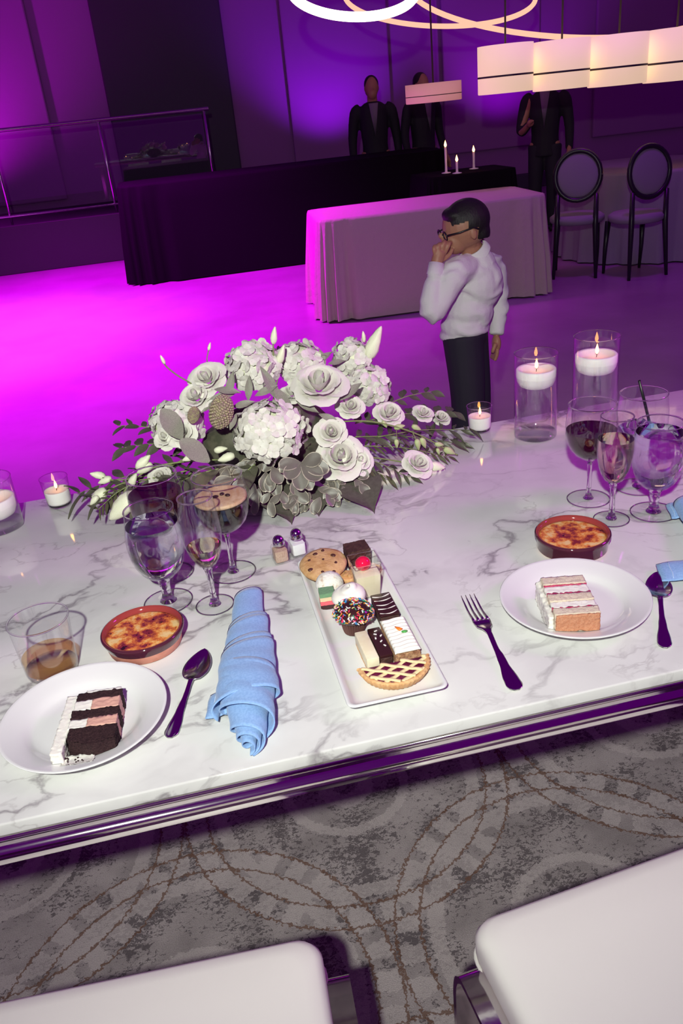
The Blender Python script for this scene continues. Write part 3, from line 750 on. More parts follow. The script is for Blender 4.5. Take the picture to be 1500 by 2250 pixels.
# platter sweets
M['cookie'] = P('cookie_dough', (0.46, 0.24, 0.10), 0.75, col2=(0.60, 0.36, 0.18), nscale=45, bump=(110, 0.7, 0.004))
M['choc'] = P('dark_chocolate', (0.040, 0.012, 0.014), 0.22, coat=0.2)
M['choc_chip'] = P('chocolate_chip', (0.075, 0.026, 0.020), 0.3)
M['powder'] = P('powdered_sugar', (0.82, 0.78, 0.74), 0.95, col2=(0.60, 0.42, 0.32), nscale=110, lo=0.52, hi=0.68, bump=(300, 0.7, 0.002))
M['cream'] = P('whipped_cream', (0.86, 0.82, 0.76), 0.35, sss=0.15)
M['custard'] = P('panna_cotta', (0.82, 0.74, 0.55), 0.4, sss=0.15)
M['cherry'] = P('maraschino_cherry', (0.70, 0.010, 0.06), 0.06, coat=0.6, sss=0.1)
M['plastic'] = thin_glass('clear_plastic_cup', (0.965, 0.965, 0.965), 1.0, 0.02, 0.7)
M['pink_sponge'] = P('pink_almond_sponge', (0.72, 0.12, 0.16), 0.7, bump=(400, 0.5, 0.002))
M['green_sponge'] = P('green_almond_sponge', (0.16, 0.30, 0.17), 0.7, bump=(400, 0.5, 0.002))
M['yellow_sponge'] = P('pale_almond_sponge', (0.72, 0.55, 0.36), 0.7, bump=(400, 0.5, 0.002))
M['brownie'] = P('brownie', (0.045, 0.016, 0.014), 0.6, col2=(0.075, 0.03, 0.025), nscale=120, bump=(200, 0.7, 0.003))
M['paper_brown'] = P('brown_paper_case', (0.10, 0.040, 0.035), 0.6)
M['berry'] = P('strawberry_sponge', (0.62, 0.03, 0.10), 0.4, bump=(150, 0.6, 0.003))
M['cheese'] = P('cheesecake', (0.80, 0.70, 0.50), 0.5, col2=(0.84, 0.76, 0.58), nscale=60, bump=(160, 0.2, 0.002))
M['carrot_cake'] = P('carrot_sponge', (0.36, 0.15, 0.08), 0.85, col2=(0.58, 0.33, 0.19), nscale=170, bump=(260, 1.0, 0.004))
M['orange'] = P('orange_icing', (0.85, 0.20, 0.02), 0.4)
M['green'] = P('green_icing', (0.08, 0.38, 0.08), 0.4)
M['pastry'] = P('baked_pastry', (0.66, 0.34, 0.14), 0.6, col2=(0.74, 0.45, 0.22), nscale=50, bump=(140, 0.5, 0.003))
M['pale_pastry'] = P('pale_pastry', (0.80, 0.62, 0.36), 0.6, bump=(140, 0.3, 0.003))
M['jam_dark'] = P('dark_berry_jam', (0.13, 0.006, 0.045), 0.15, bump=(200, 0.8, 0.004))
def dessert(name, label, cat, x, y, z=PZ, rz=0.0):
    return thing(name, label, cat, (x, y, z), rz)
# chocolate chip cookie, leaning on the end of the platter
ck = dessert('chocolate_chip_cookie', 'round chocolate chip cookie at the far end of the platter', 'cookie', 0.174, 1.252, PZ + 0.0165, (math.radians(9), math.radians(-4), 0.2))
b = MB(); b.lathe([(0.0, 0.0), (0.034, 0.0), (0.0405, 0.003), (0.0425, 0.007), (0.040, 0.0115), (0.032, 0.0145), (0.018, 0.0162), (0.0, 0.0165)], 44)
b.v = [(x * (1 + 0.03 * math.sin(3 * math.atan2(y, x) + 1)), y * (1 + 0.03 * math.sin(2 * math.atan2(y, x))), z + 0.0012 * noise.noise(Vector((x, y, z)) * 90)) for x, y, z in b.v]
b.build('biscuit', M['cookie'], ck)
for i, (x, y, s) in enumerate(((-0.004, 0.024, 1.2), (0.012, 0.027, 1.0), (0.022, 0.004, 1.3), (-0.028, -0.010, 1.25), (0.018, -0.016, 0.9), (-0.012, -0.026, 0.8), (-0.02, 0.014, 0.8), (0.002, 0.002, 0.7), (0.006, -0.034, 0.8))):
    b = MB(); b.ball((0, 0, 0), (0.0040 * s, 0.0032 * s, 0.0020 * s), 10, 7)
    b.build('chocolate_chip', M['choc_chip'], ck, loc=(x, y, 0.0166 - 2.2 * (x * x + y * y)), rot=(0, 0, i * 1.1))
# snowball cookie
sn = dessert('snowball_cookie', 'round cookie dusted with powdered sugar beside the chip cookie', 'cookie', 0.172, 1.1900)
b = MB(); b.ball((0, 0, 0.0200), (0.0240, 0.0240, 0.0200), 32, 20)
b.v = [tuple(Vector(p) * (1 + 0.03 * noise.noise(Vector(p) * 120))) for p in b.v]
b.v = [(x, y, max(z, 0.0003)) for x, y, z in b.v]
b.build('biscuit', M['powder'], sn)
# brownie square standing behind the shot cup
br = MB(); br.crumb(-0.0205, 0.0205, -0.018, 0.018, 0, 0.038, 0.003, 0.0006, 260)
tag(br.build('brownie', M['brownie'], loc=(0.2395, 1.2680, PZ), rot=(0, 0, 0.06), smooth=False), 'dark chocolate brownie square behind the clear cup', 'brownie')
# nut cluster and small tartlet peeping out behind the cup
nt_ = dessert('nut_tartlet', 'small nut topped tartlet between cookie and clear cup', 'tartlet', 0.212, 1.2180)
b = MB(); b.lathe([(0.0, 0.0), (0.012, 0.0), (0.0165, 0.012), (0.0155, 0.0125), (0.0, 0.011)], 26); b.build('shell', M['pastry'], nt_)
for i in range(7):
    a = i * 2.4; r = 0.009 * math.sqrt(i / 6)
    b = MB(); b.ball((0, 0, 0), (0.0055, 0.0038, 0.0036), 10, 7); b.build('nut', M['cookie'], nt_, loc=(r * math.cos(a), r * math.sin(a), 0.0135), rot=(0.3, 0.2, a))
tt = dessert('fluted_tartlet', 'small fluted tartlet mostly hidden right of the clear cup', 'tartlet', 0.2530, 1.2180)
b = MB()
rs = []
for r, z in ((0.0135, 0.0), (0.0175, 0.016), (0.0165, 0.0165), (0.0155, 0.013), (0.001, 0.012)):
    rs.append([(r * (1 + (0.05 * math.cos(16 * 2 * PI * j / 64) if r > 0.01 else 0)) * math.cos(2 * PI * j / 64), r * (1 + (0.05 * math.cos(16 * 2 * PI * j / 64) if r > 0.01 else 0)) * math.sin(2 * PI * j / 64), z) for j in range(64)])
b.rings(rs, cap0=True); b.build('shell', M['pastry'], tt)
b = MB(); b.lathe([(0.0155, 0.0132), (0.008, 0.0148), (0.0, 0.015)], 26); b.build('filling', M['jam_dark'], tt)
# clear shot cup with panna cotta and cherry
cp = dessert('dessert_cup', 'clear square cup of cream dessert topped with a red cherry', 'dessert cup', 0.2315, 1.1690, PZ, 0.03)
b = MB(); b.rings([rrect(w, w, 0.002, z, 2) for w, z in ((0.036, 0.0006), (0.0385, 0.0012), (0.0430, 0.035), (0.0475, 0.0660))], cap0=True); smooth_angle(b.build('cup', M['plastic'], cp), 30)
rr = rrect(0.0475, 0.0475, 0.002, 0.0660, 2)
b = MB(); b.tube(rr + [rr[0]], 0.0007, 6, cap=False); b.build('cup_rim', M['glass_solid'], cp)
b = MB(); b.rings([rrect(w, w, 0.002, z, 2) for w, z in ((0.0362, 0.0030), (0.0375, 0.0042), (0.0412, 0.034), (0.0424, 0.0440), (0.036, 0.0450), (0.02, 0.0460))], cap0=True, cap1=True); smooth_angle(b.build('panna_cotta', M['custard'], cp), 40)
b = MB(); b.ball((0, 0, 0), (0.0135, 0.0130, 0.0125), 24, 16); b.build('cherry', M['cherry'], cp, loc=(-0.002, 0.003, 0.0570), label='shiny red cherry')
# rainbow layered bar
rb = dessert('rainbow_cookie_bar', 'little layered bar in green, cream and pink, left on the platter', 'layer bar', 0.1600, 1.1530, PZ, -0.08)
z = 0.0002
for i, (hh, mt) in enumerate(((0.0085, 'choc'), (0.0075, 'pink_sponge'), (0.0070, 'yellow_sponge'), (0.0075, 'green_sponge'))):
    b = MB(); b.crumb(-0.0125, 0.0125, -0.0110, 0.0110, z, z + hh, 0.003, 0.0003, 300, seed=i); b.build('layer', M[mt], rb, smooth=False); z += hh + 0.0001
# cupcake with white swirl
cc = dessert('frosted_cupcake', 'mini berry cupcake with a smooth white swirl of icing', 'cupcake', 0.1900, 1.1160, PZ)
cc.scale = (1.08, 1.08, 1.10)
b = MB(); b.lathe([(0.0, 0.0), (0.0155, 0.0), (0.0205, 0.019), (0.0225, 0.024), (0.020, 0.029), (0.0, 0.031)], 36)
b.v = [tuple(Vector(p) + Vector((1, 1, 1)) * 0.0006 * noise.noise(Vector(p) * 300)) for p in b.v]; b.build('cake', M['berry'], cc)
b = MB()
prf = [(0.0, 0.0250), (0.0225, 0.0250), (0.0255, 0.0285), (0.0260, 0.0330), (0.0245, 0.0380), (0.0200, 0.0425), (0.0155, 0.0440), (0.0130, 0.0442), (0.0118, 0.0462), (0.0085, 0.0492), (0.0040, 0.0502), (0.0, 0.0497)]
b.lathe(prf, 40)
b.v = [(x + 0.003 * max(0, (z - 0.042)) / 0.008, y + 0.0025 * math.sin(math.atan2(y, x) + 1) * max(0, (z - 0.036)) / 0.014, z + 0.0022 * math.sin(math.atan2(y, x) + 2.0) * (1 if z > 0.03 else 0)) for x, y, z in b.v]
b.build('icing', M['cream'], cc, label='smooth white icing swirl')
# chocolate cupcake with rainbow sprinkles
sp = dessert('sprinkle_cupcake', 'mini chocolate cupcake covered in rainbow sprinkles', 'cupcake', 0.1840, 1.0640, PZ + 0.002, (math.radians(-4), math.radians(4), 0))
b = MB()
rs = []
for r, z in ((0.0150, 0.0), (0.0162, 0.003), (0.0218, 0.024)):
    rs.append([(r * (1 + 0.035 * (1 if j % 2 else -1)) * math.cos(2 * PI * j / 72), r * (1 + 0.035 * (1 if j % 2 else -1)) * math.sin(2 * PI * j / 72), z) for j in range(72)])
b.rings(rs, cap0=True); b.build('paper_case', M['paper_brown'], sp, smooth=False, label='brown pleated paper case')
DOME = [(0.0205, 0.022), (0.0265, 0.0245), (0.0305, 0.0290), (0.0318, 0.0335), (0.0300, 0.0395), (0.0250, 0.0455), (0.0170, 0.0500), (0.0080, 0.0520), (0.0, 0.0524)]
b = MB(); b.lathe(DOME, 40, cap0=True); b.build('cake_top', M['choc'], sp)
cols = [(0.80, 0.02, 0.10), (0.85, 0.30, 0.03), (0.80, 0.72, 0.25), (0.04, 0.30, 0.16), (0.04, 0.24, 0.55), (0.85, 0.80, 0.78), (0.80, 0.35, 0.50)]
smats = [P('sprinkle_' + n, c, 0.4) for n, c in zip(('red', 'orange', 'yellow', 'green', 'blue', 'white', 'pink'), cols)]
b = MB()
for i in range(330):
    a = random.uniform(0, 2 * PI); q = math.sqrt(random.random())
    k = min(int((1 - q) * 6.2) + 2, len(DOME) - 2); f = random.random()
    r = DOME[k][0] + (DOME[k + 1][0] - DOME[k][0]) * f; z = DOME[k][1] + (DOME[k + 1][1] - DOME[k][1]) * f
    p = Vector((r * math.cos(a), r * math.sin(a), z)); nn = Vector((math.cos(a) * 0.8 * r / 0.03, math.sin(a) * 0.8 * r / 0.03, 0.8)).normalized()
    tdir = nn.cross(Vector((random.gauss(0, 1), random.gauss(0, 1), random.gauss(0, 1)))).normalized()
    p += nn * 0.0008
    b.tube([p - tdir * 0.0024, p + tdir * 0.0024], 0.00088, 5, random.randrange(7))
o = b.build('sprinkles', smats, sp, label='rainbow sugar sprinkles'); o['kind'] = 'stuff'
# glazed chocolate square with white feathering
cs = dessert('chocolate_square', 'chocolate square with white feathered icing lines behind the carrot cake', 'chocolate square', 0.2425, 1.0870, PZ)
b = MB(); b.rbox(-0.0155, 0.0155, -0.0300, 0.0330, 0, 0.021, 0.0012, 2); smooth_angle(b.build('cake', M['brownie'], cs), 30)
b = MB(); b.rbox(-0.0162, 0.0162, -0.0308, 0.0338, 0.0212, 0.0255, 0.0016, 2); smooth_angle(b.build('glaze', M['choc'], cs), 30)
for i in range(5):
    y = 0.026 - i * 0.0125
    b = MB(); b.tube([(-0.0145 + 0.029 * q / 12, y - 0.005 * math.sin(PI * q / 12) * (1 if i % 2 == 0 else 0.7) + 0.002 * q / 12, 0.0257) for q in range(13)], [0.0003 + 0.0011 * abs(math.sin(1.3 + q * 0.33 + i)) for q in range(13)], 6, flat=0.4)
    b.build('icing_line', M['cream'], cs)
# carrot cake square
ca = dessert('carrot_cake', 'carrot cake square with ridged white icing and a tiny icing carrot', 'cake', 0.2420, 1.0010, PZ)
b = MB(); b.crumb(-0.0190, 0.0190, -0.0440, 0.0440, 0.0002, 0.0190, 0.0028, 0.0008, 240); b.build('cake', M['carrot_cake'], ca, smooth=False)
b = MB()
def ici(u, v):
    x = -0.0198 + 0.0396 * u; y = -0.0445 + 0.089 * v
    e = min(u, 1 - u, v * 1.5, (1 - v) * 1.5)
    zz = 0.0272 + 0.0013 * math.sin(y * 700 + 1.2 * math.sin(u * 7)) * min(1, e * 8) - 0.0035 * max(0, 1 - e * 14)
    return (x, y, zz)
b.grid(ici, 24, 60)
o = b.build('icing', M['cream'], ca, label='ridged cream cheese icing')
m_ = o.modifiers.new('t', 'SOLIDIFY'); m_.thickness = 0.0045; m_.offset = -1; bake(o)
b = MB(); b.tube([(0.004, 0.004, 0.0290), (0.0005, 0.009, 0.0292), (-0.003, 0.0155, 0.0290)], [0.0034, 0.0028, 0.0006], 10, flat=0.7); b.build('icing_carrot', M['orange'], ca, label='orange icing carrot')
b = MB(); b.tube([(0.003, -0.001, 0.0290), (0.008, -0.0025, 0.0293), (0.012, -0.001, 0.0288)], [0.0018, 0.0030, 0.0014], 10, flat=0.6); b.build('icing_leaf', M['green'], ca, label='green icing leaf')
# two bars
cb = dessert('cheesecake_bar', 'pale cheesecake finger beside the dark chocolate finger', 'dessert bar', 0.1885, 0.9940, PZ, 0.02)
b = MB(); b.crumb(-0.0092, 0.0092, -0.0360, 0.0360, 0, 0.0040, 0.003, 0.0004, 260); b.build('crust', M['pastry'], cb, smooth=False)
b = MB(); b.rbox(-0.0095, 0.0095, -0.0365, 0.0365, 0.0042, 0.0235, 0.0014, 2); smooth_angle(b.build('filling', M['cheese'], cb), 30)
hb = dessert('chocolate_bar', 'dark chocolate finger sprinkled with white shavings', 'dessert bar', 0.2092, 0.9950, PZ, 0.02)
b = MB(); b.rbox(-0.0092, 0.0092, -0.0360, 0.0360, 0, 0.0185, 0.0010, 2); smooth_angle(b.build('cake', M['brownie'], hb), 30)
b = MB(); b.rbox(-0.0098, 0.0098, -0.0366, 0.0366, 0.0187, 0.0242, 0.0014, 2); smooth_angle(b.build('glaze', M['choc'], hb), 30)
for i, (x, y, a) in enumerate(((0.001, 0.026, 0.3), (-0.004, 0.008, 1.4), (0.002, -0.002, 0.8), (0.004, -0.014, 2.0), (-0.002, 0.018, 2.5), (0.0055, 0.012, 0.9))):
    b = MB(); b.rbox(-0.0026, 0.0026, -0.0012, 0.0012, 0, 0.0012, 0.0004, 1); b.build('shaving', M['cream'], hb, loc=(x, y, 0.0243), rot=(0, 0, a))
# half tart with a lattice top
la = dessert('lattice_tart', 'half round berry tart with a pastry lattice at the near end', 'tart', 0.2160, 0.9460, PZ)
R0 = 0.0535
def arc(r, z, fl, n=60): return [(r * (1 + fl * math.cos(22 * PI * j / n * 2)) * math.cos(PI + PI * j / n), r * (1 + fl * math.cos(22 * PI * j / n * 2)) * math.sin(PI + PI * j / n) * 0.99, z) for j in range(n + 1)]
b = MB(); b.rings([arc(0.001, 0.0, 0), arc(0.040, 0.0, 0.0), arc(0.047, 0.006, 0.022), arc(R0, 0.0175, 0.03), arc(R0 - 0.001, 0.0205, 0.02), arc(R0 - 0.0045, 0.0205, 0.01), arc(0.0445, 0.0165, 0), arc(0.001, 0.0150, 0)], closed=False)
b.build('shell', M['pastry'], la, label='golden fluted pastry shell')
b = MB(); b.rings([arc(0.0462, 0.0150, 0), arc(0.0455, 0.0172, 0), arc(0.001, 0.0178, 0)], closed=False); b.build('berry_filling', M['jam_dark'], la)
for fam, ang in ((0, math.radians(28)), (1, math.radians(-30))):
    d = Vector((math.cos(ang), math.sin(ang))); nn = Vector((-d.y, d.x))
    for kk in range(-4, 2):
        c0 = nn * (kk * 0.0155 + 0.004)
        pts = [c0 + d * s for s in [(-0.06 + 0.12 * q / 60) for q in range(61)]]
        pts = [p for p in pts if p.length < 0.0485 and p.y < -0.0015]
        if len(pts) < 4: continue
        b = MB(); b.tube([(p.x, p.y, 0.0192 + (0.0016 if fam else 0.0) + 0.0005 * math.sin(i * 0.5)) for i, p in enumerate(pts)], 0.0031, 8, flat=0.55); b.build('lattice_strip', M['pale_pastry'], la)

# ---------------------------------------------------------------- cake slices
def plate_z(r):
    up = PLP[:9]
    for (r0, z0), (r1, z1) in zip(up, up[1:]):
        if r0 <= r <= r1: return z0 + (z1 - z0) * (r - r0) / (r1 - r0)
    return up[-1][1]
def rest_on_plate(t, centre):
    # lift whatever would sink into the plate onto its surface
    bpy.context.view_layer.update()
    for ch in t.children:
        mw = ch.matrix_world; inv = mw.inverted()
        for v in ch.data.vertices:
            w = mw @ v.co; lim = TZ + plate_z(math.hypot(w.x - centre[0], w.y - centre[1])) + 0.0007
            if w.z < lim:
                w.z = lim; v.co = inv @ w
sl = thing('chocolate_cake_slice', 'chocolate layer cake slice with white icing lying on the left plate', 'cake', (-0.2105, 0.9565, TZ + 0.0062), math.radians(-7))
sl.scale = (0.97, 0.90, 0.80)
# local x: across the slice, local -y: towards the bottom of the cake; it lies on its side
H1 = 0.037
def slab(nm, mt, x0, x1, y0, y1, h=H1, amp=0.0012, seed=0, z0=0.0004, par=None, lbl=None):
    b = MB(); b.crumb(x0, x1, y0, y1, z0, h, 0.0026, amp, 230, seed=seed); return b.build(nm, M[mt], par, smooth=True, label=lbl)
slab('sponge_layer', 'choc_cake', -0.030, 0.034, 0.042, 0.059, seed=1, par=sl)
slab('sponge_layer', 'choc_cake', -0.031, 0.036, -0.003, 0.017, seed=2, par=sl)
b = MB(); b.crumb(-0.028, 0.038, -0.066, -0.024, 0.0004, H1, 0.0026, 0.0014, 230, seed=3)
b.v = [(x, max(y, -0.066 + 0.016 * max(0, (abs(x - 0.010) / 0.036)) ** 1.2 + 0.003 * noise.noise(Vector((x * 160, 2, 1)))), z) for x, y, z in b.v]
b.build('sponge_layer', M['choc_cake'], sl)
slab('white_filling', 'white_icing', -0.031, -0.006, 0.0175, 0.0415, H1 - 0.001, 0.0009, 4, par=sl)
slab('white_filling', 'white_icing', -0.031, -0.006, -0.0235, -0.0035, H1 - 0.001, 0.0009, 5, par=sl)
slab('pink_filling', 'pink_icing', -0.0055, 0.034, 0.0175, 0.0415, H1 + 0.0004, 0.0012, 6, par=sl, lbl='rosy pink cream filling')
slab('pink_filling', 'pink_icing', -0.0055, 0.036, -0.0235, -0.0035, H1 + 0.0004, 0.0012, 7, par=sl, lbl='rosy pink cream filling')
slab('side_icing', 'white_icing', -0.0465, -0.0305, -0.074, 0.059, H1 - 0.003, 0.0012, 8, par=sl, lbl='thick white icing on the outside')
slab('top_icing', 'white_icing', -0.020, 0.032, 0.0595, 0.066, H1 - 0.002, 0.0012, 9, par=sl)
b = MB(); b.crumb(-0.032, 0.010, -0.082, -0.060, 0.0004, 0.014, 0.0030, 0.0022, 200, seed=10); b.build('icing_smear', M['white_icing'], sl)
for i in range(12):
    b = MB(); b.ball((0, 0, 0), 0.0010 + 0.0007 * random.random(), 6, 5)
    b.build('crumb', M['choc_cake'], sl, loc=(random.uniform(-0.03, 0.0), -0.066 - 0.012 * random.random(), 0.0155))
rest_on_plate(sl, (-0.227, 0.984))
sr = thing('pink_layer_cake_slice', 'vanilla and raspberry layer cake slice with browned base on the right plate', 'cake', (0.5125, 0.990, TZ + 0.0062), math.radians(-13))
H2 = 0.040
y = 0.061
seq = [('top_icing', 'white_icing', 0.004, -0.002, 0.05), ('sponge_layer', 'vanilla_cake', 0.022, 0, 0), ('jam_line', 'jam', 0.0025, -0.001, 0), ('cream_layer', 'white_icing', 0.0215, -0.0022, 0), ('jam_line', 'jam', 0.003, -0.001, 0),
       ('sponge_layer', 'vanilla_cake', 0.0200, 0, 0), ('cream_layer', 'white_icing', 0.0165, -0.0020, 0), ('jam_line', 'jam', 0.003, -0.001, 0), ('sponge_layer', 'vanilla_cake', 0.0175, 0.0, 0)]
for i, (nm, mt, th, dz, _q) in enumerate(seq):
    x0 = -0.033; x1 = 0.034 if i else 0.012
    b = MB(); b.crumb(x0, x1, y - th + 0.0001, y, 0.0004, H2 + dz, 0.0026, 0.0009 if mt != 'jam' else 0.0013, 230, seed=20 + i); b.build(nm, M[mt], sr)
    y -= th
b = MB(); b.crumb(-0.032, 0.033, y - 0.0035, y, 0.0004, H2 - 0.001, 0.0022, 0.0010, 230, seed=40)
b.v = [(x, yy, max(zz, 0.0004 + 0.012 * max(0, 1 - (abs(x - 0.004) / 0.015) ** 2))) for x, yy, zz in b.v]
b.build('browned_base', M['crust_cake'], sr, label='orange browned base of the cake')
b = MB(); b.crumb(-0.041, -0.0335, -0.045, 0.058, 0.0004, H2 - 0.007, 0.003, 0.0016, 200, seed=41); b.build('side_icing', M['white_icing'], sr)
rest_on_plate(sr, (0.536, 1.020))

# ---------------------------------------------------------------- floral centrepiece
M['petal'] = P('white_petal', (0.66, 0.63, 0.56), 0.55, col2=(0.74, 0.715, 0.66), nscale=70, sss=0.08)
M['petal_green'] = P('greenish_white_petal', (0.72, 0.74, 0.52), 0.5, col2=(0.80, 0.80, 0.64), nscale=60, sss=0.08)
M['bud_green'] = P('pale_green_bud', (0.46, 0.52, 0.26), 0.5)
M['stem'] = P('green_stem', (0.20, 0.24, 0.09), 0.6)
M['leaf'] = P('dark_green_leaf', (0.060, 0.062, 0.040), 0.45, col2=(0.105, 0.100, 0.068), nscale=50)
M['leaf_big'] = P('large_dark_leaf', (0.085, 0.078, 0.062), 0.5, col2=(0.105, 0.098, 0.078), nscale=25)
M['leaf_grey'] = P('grey_green_leaf', (0.20, 0.19, 0.155), 0.55, col2=(0.26, 0.245, 0.205), nscale=40)
M['leaf_fern'] = P('fern_leaf', (0.075, 0.070, 0.035), 0.5)
M['sedum'] = P('textured_seed_head', (0.40, 0.34, 0.20), 0.8, col2=(0.30, 0.20, 0.19), nscale=160)
M['pot'] = P('dark_bowl', (0.03, 0.028, 0.03), 0.4)
FC = Vector((0.15, 1.69, TZ))
fl = thing('floral_centrepiece', 'white flower centrepiece of hydrangeas and roses with trailing greenery', 'flowers', FC)
def variegated():
    m, nt, out = base('variegated_leaf')
    tc = N(nt, 'TexCoord').outputs['UV']
    sep = N(nt, 'SeparateXYZ', {0: tc})
    e = mth(nt, 'MINIMUM', mth(nt, 'MINIMUM', sep.outputs[0], mth(nt, 'SUBTRACT', 1.0, sep.outputs[0])), mth(nt, 'SUBTRACT', 1.0, sep.outputs[1]))
    nz = N(nt, 'TexNoise', {'Vector': N(nt, 'TexCoord').outputs['Object'], 'Scale': 130.0, 'Detail': 3.0}).outputs[0]
    k = mth(nt, 'LESS_THAN', mth(nt, 'ADD', e, mth(nt, 'MULTIPLY', mth(nt, 'SUBTRACT', nz, 0.5), 0.16)), 0.045)
    c = mixc(nt, k, ramp(nt, nz, [(0.35, (0.105, 0.092, 0.080)), (0.65, (0.17, 0.15, 0.13))]), (0.46, 0.40, 0.32))
    b = N(nt, 'BsdfPrincipled', {'Base Color': c, 'Roughness': 0.42})
    nt.links.new(b.outputs[0], out.inputs[0]); return m
M['varieg'] = variegated()
def leaf_mesh(name, mat, L, W, tip=1.0, curl=0.2, fold=0.25, nu=4, nv=7, wide=0.45):
    # grows along +y from the origin, face up (+z)
    V, uv, Fc = [], [], []
    for j in range(nv + 1):
        v = j / nv
        q = v / wide * 0.5 if v < wide else 0.5 + (v - wide) / (1 - wide) * 0.5
        w = W * 0.5 * max(math.sin(PI * min(max(q, 0.02), 0.985)), 0.03) ** (0.8 if v < wide else tip)
        for i in range(nu + 1):
            t = -1 + 2 * i / nu
            V.append((t * w, L * v, fold * abs(t) * w - curl * L * v * v + 0.02 * L * math.sin(6 * v + 2 * t)))
            uv.append((i / nu, v))
    for j in range(nv):
        for i in range(nu):
            a = j * (nu + 1) + i; Fc.append((a, a + 1, a + nu + 2, a + nu + 1))
    me = bpy.data.meshes.new(name); me.from_pydata(V, [], Fc); me.materials.append(mat)
    ul = me.uv_layers.new(name='UVMap')
    for p in me.polygons:
        p.use_smooth = True
        for li, vi in zip(p.loop_indices, p.vertices): ul.data[li].uv = uv[vi]
    return me
def aim_rot(direction, normal):
    # +y along direction, +z as near the normal as possible
    y = Vector(direction).normalized(); z = Vector(normal); z = (z - y * z.dot(y))
    if z.length < 1e-4: z = Vector((0, 0, 1)) - y * y.z
    z.normalize(); x = y.cross(z)
    return Matrix((x, y, z)).transposed().to_quaternion()
def leafput(me, p, d, n, parent=fl, s=1.0, nm='leaf', org=None, label=None):
    q = put(nm, me, parent, Vector(p) - (FC if org is None else org), aim_rot(d, n), scale=s)
    if label: q['label'] = label
    return q
tocam = lambda p: (CAM - Vector(p)).normalized()
# low bowl under the flowers
b = MB(); b.lathe([(0.0, 0.0), (0.055, 0.0), (0.075, 0.02), (0.085, 0.06), (0.082, 0.062), (0.0, 0.058)], 36); b.build('bowl', M['pot'], fl, loc=(0, 0.02, 0))
b = MB(); b.ball((0, 0, 0), (0.15, 0.075, 0.085), 24, 14)
b.v = [tuple(Vector(p) * (1 + 0.10 * noise.noise(Vector(p) * 30))) for p in b.v]
b.build('moss', M['leaf'], fl, loc=(0.0, 0.03, 0.10), label='dark mossy filling under the blooms')
# hydrangeas
def floret_mesh(name, mat, s, cup):
    b = MB()
    for k in range(4):
        R = Matrix.Rotation(k * PI / 2 + 0.06 * k, 4, 'Z')
        def fn(u, v):
            t = -1 + 2 * u; w = math.sin(PI * (0.10 + 0.80 * v)) ** 0.7
            return (t * w * 0.62 * s, v * s * 1.02 + 0.05 * s, s * (cup * v * v - 0.10 * t * t * w + 0.03 * math.sin(5 * v + 3 * t + k)))
        b.grid(fn, 4, 4, M=R)
    b.ball((0, 0, 0.001), 0.0012, 6, 4)
    return b.mesh(name, mat)
flm = [floret_mesh('floret', M['petal'], 0.0145, c) for c in (0.05, 0.22, -0.15)]
def hydrangea(c, r, n, squash=0.8, s=1.0, lbl=None):
    c = Vector(c)
    b = MB(); b.ball((0, 0, 0), (r * 0.84, r * 0.84, r * 0.84 * squash), 22, 14)
    h = b.build('hydrangea', M['petal_green'], fl, loc=c - FC, label=lbl or 'round white hydrangea head')
    vc = tocam(c); k = 0; i = 0
    while k < n and i < n * 4:
        f = (i + 0.5) / (n * 1.72); i += 1
        if f >= 1: break
        ph = i * 2.399963; zz = 1 - 2 * f; rr = math.sqrt(max(0, 1 - zz * zz))
        # spiral about the viewing-ish axis so that the visible cap is full
        axis = (vc * 0.6 + Vector((0, 0, 1)) * 0.7).normalized(); q = axis.to_track_quat('Z', 'Y')
        d = q @ Vector((rr * math.cos(ph), rr * math.sin(ph), zz))
        if d.dot(axis) < -0.35: continue
        k += 1
        p = Vector((d.x * r, d.y * r, d.z * r * squash)) * random.uniform(0.93, 1.05)
        nrm = (d + Vector((random.gauss(0, 0.25), random.gauss(0, 0.25), random.gauss(0, 0.25)))).normalized()
        tdir = nrm.cross(Vector((random.gauss(0, 1), random.gauss(0, 1), random.gauss(0, 1))))
        put('floret', flm[i % 3], h, p, aim_rot(tdir, nrm), scale=s * random.uniform(0.85, 1.15))
    return h
hydrangea(at(592, 950, 1.615), 0.074, 62, 0.84, 1.05, 'largest white hydrangea at the front')
hydrangea(at(556, 808, 1.745), 0.060, 48, 0.85, 0.98)
hydrangea(at(388, 935, 1.690), 0.056, 46, 0.95, 0.92)
hydrangea(at(655, 800, 1.785), 0.055, 40, 0.85, 0.98)
hydrangea(at(805, 850, 1.760), 0.052, 42, 0.9, 0.95)
hydrangea(at(775, 785, 1.810), 0.046, 34, 0.85, 0.9)
# roses
def petal_mesh(name, mat, R, hgt, half, flare, tipcurl):
    b = MB()
    def fn(u, v):
        a = (-1 + 2 * u) * half
        edge = 1 - 0.22 * abs(-1 + 2 * u) ** 2.5
        vv = v * edge
        r = R * (0.25 + 0.75 * math.sin(min(vv * 1.9, PI / 2))) + flare * R * max(0, vv - 0.45) ** 1.5 + tipcurl * R * max(0, vv - 0.8) ** 1.3
        z = hgt * vv - tipcurl * hgt * 0.9 * max(0, vv - 0.82) - 0.10 * flare * hgt * vv * vv
        return (r * math.sin(a), r * math.cos(a), z)
    b.grid(fn, 6, 6); return b.mesh(name, mat)
rp = [petal_mesh('petal', M['petal'], 0.26, 1.02, 1.5, -0.1, 0.0), petal_mesh('petal', M['petal'], 0.46, 0.98, 1.2, 0.25, 0.5),
      petal_mesh('petal', M['petal'], 0.66, 0.90, 1.0, 0.60, 1.0), petal_mesh('petal', M['petal'], 0.84, 0.78, 0.9, 1.0, 1.4)]
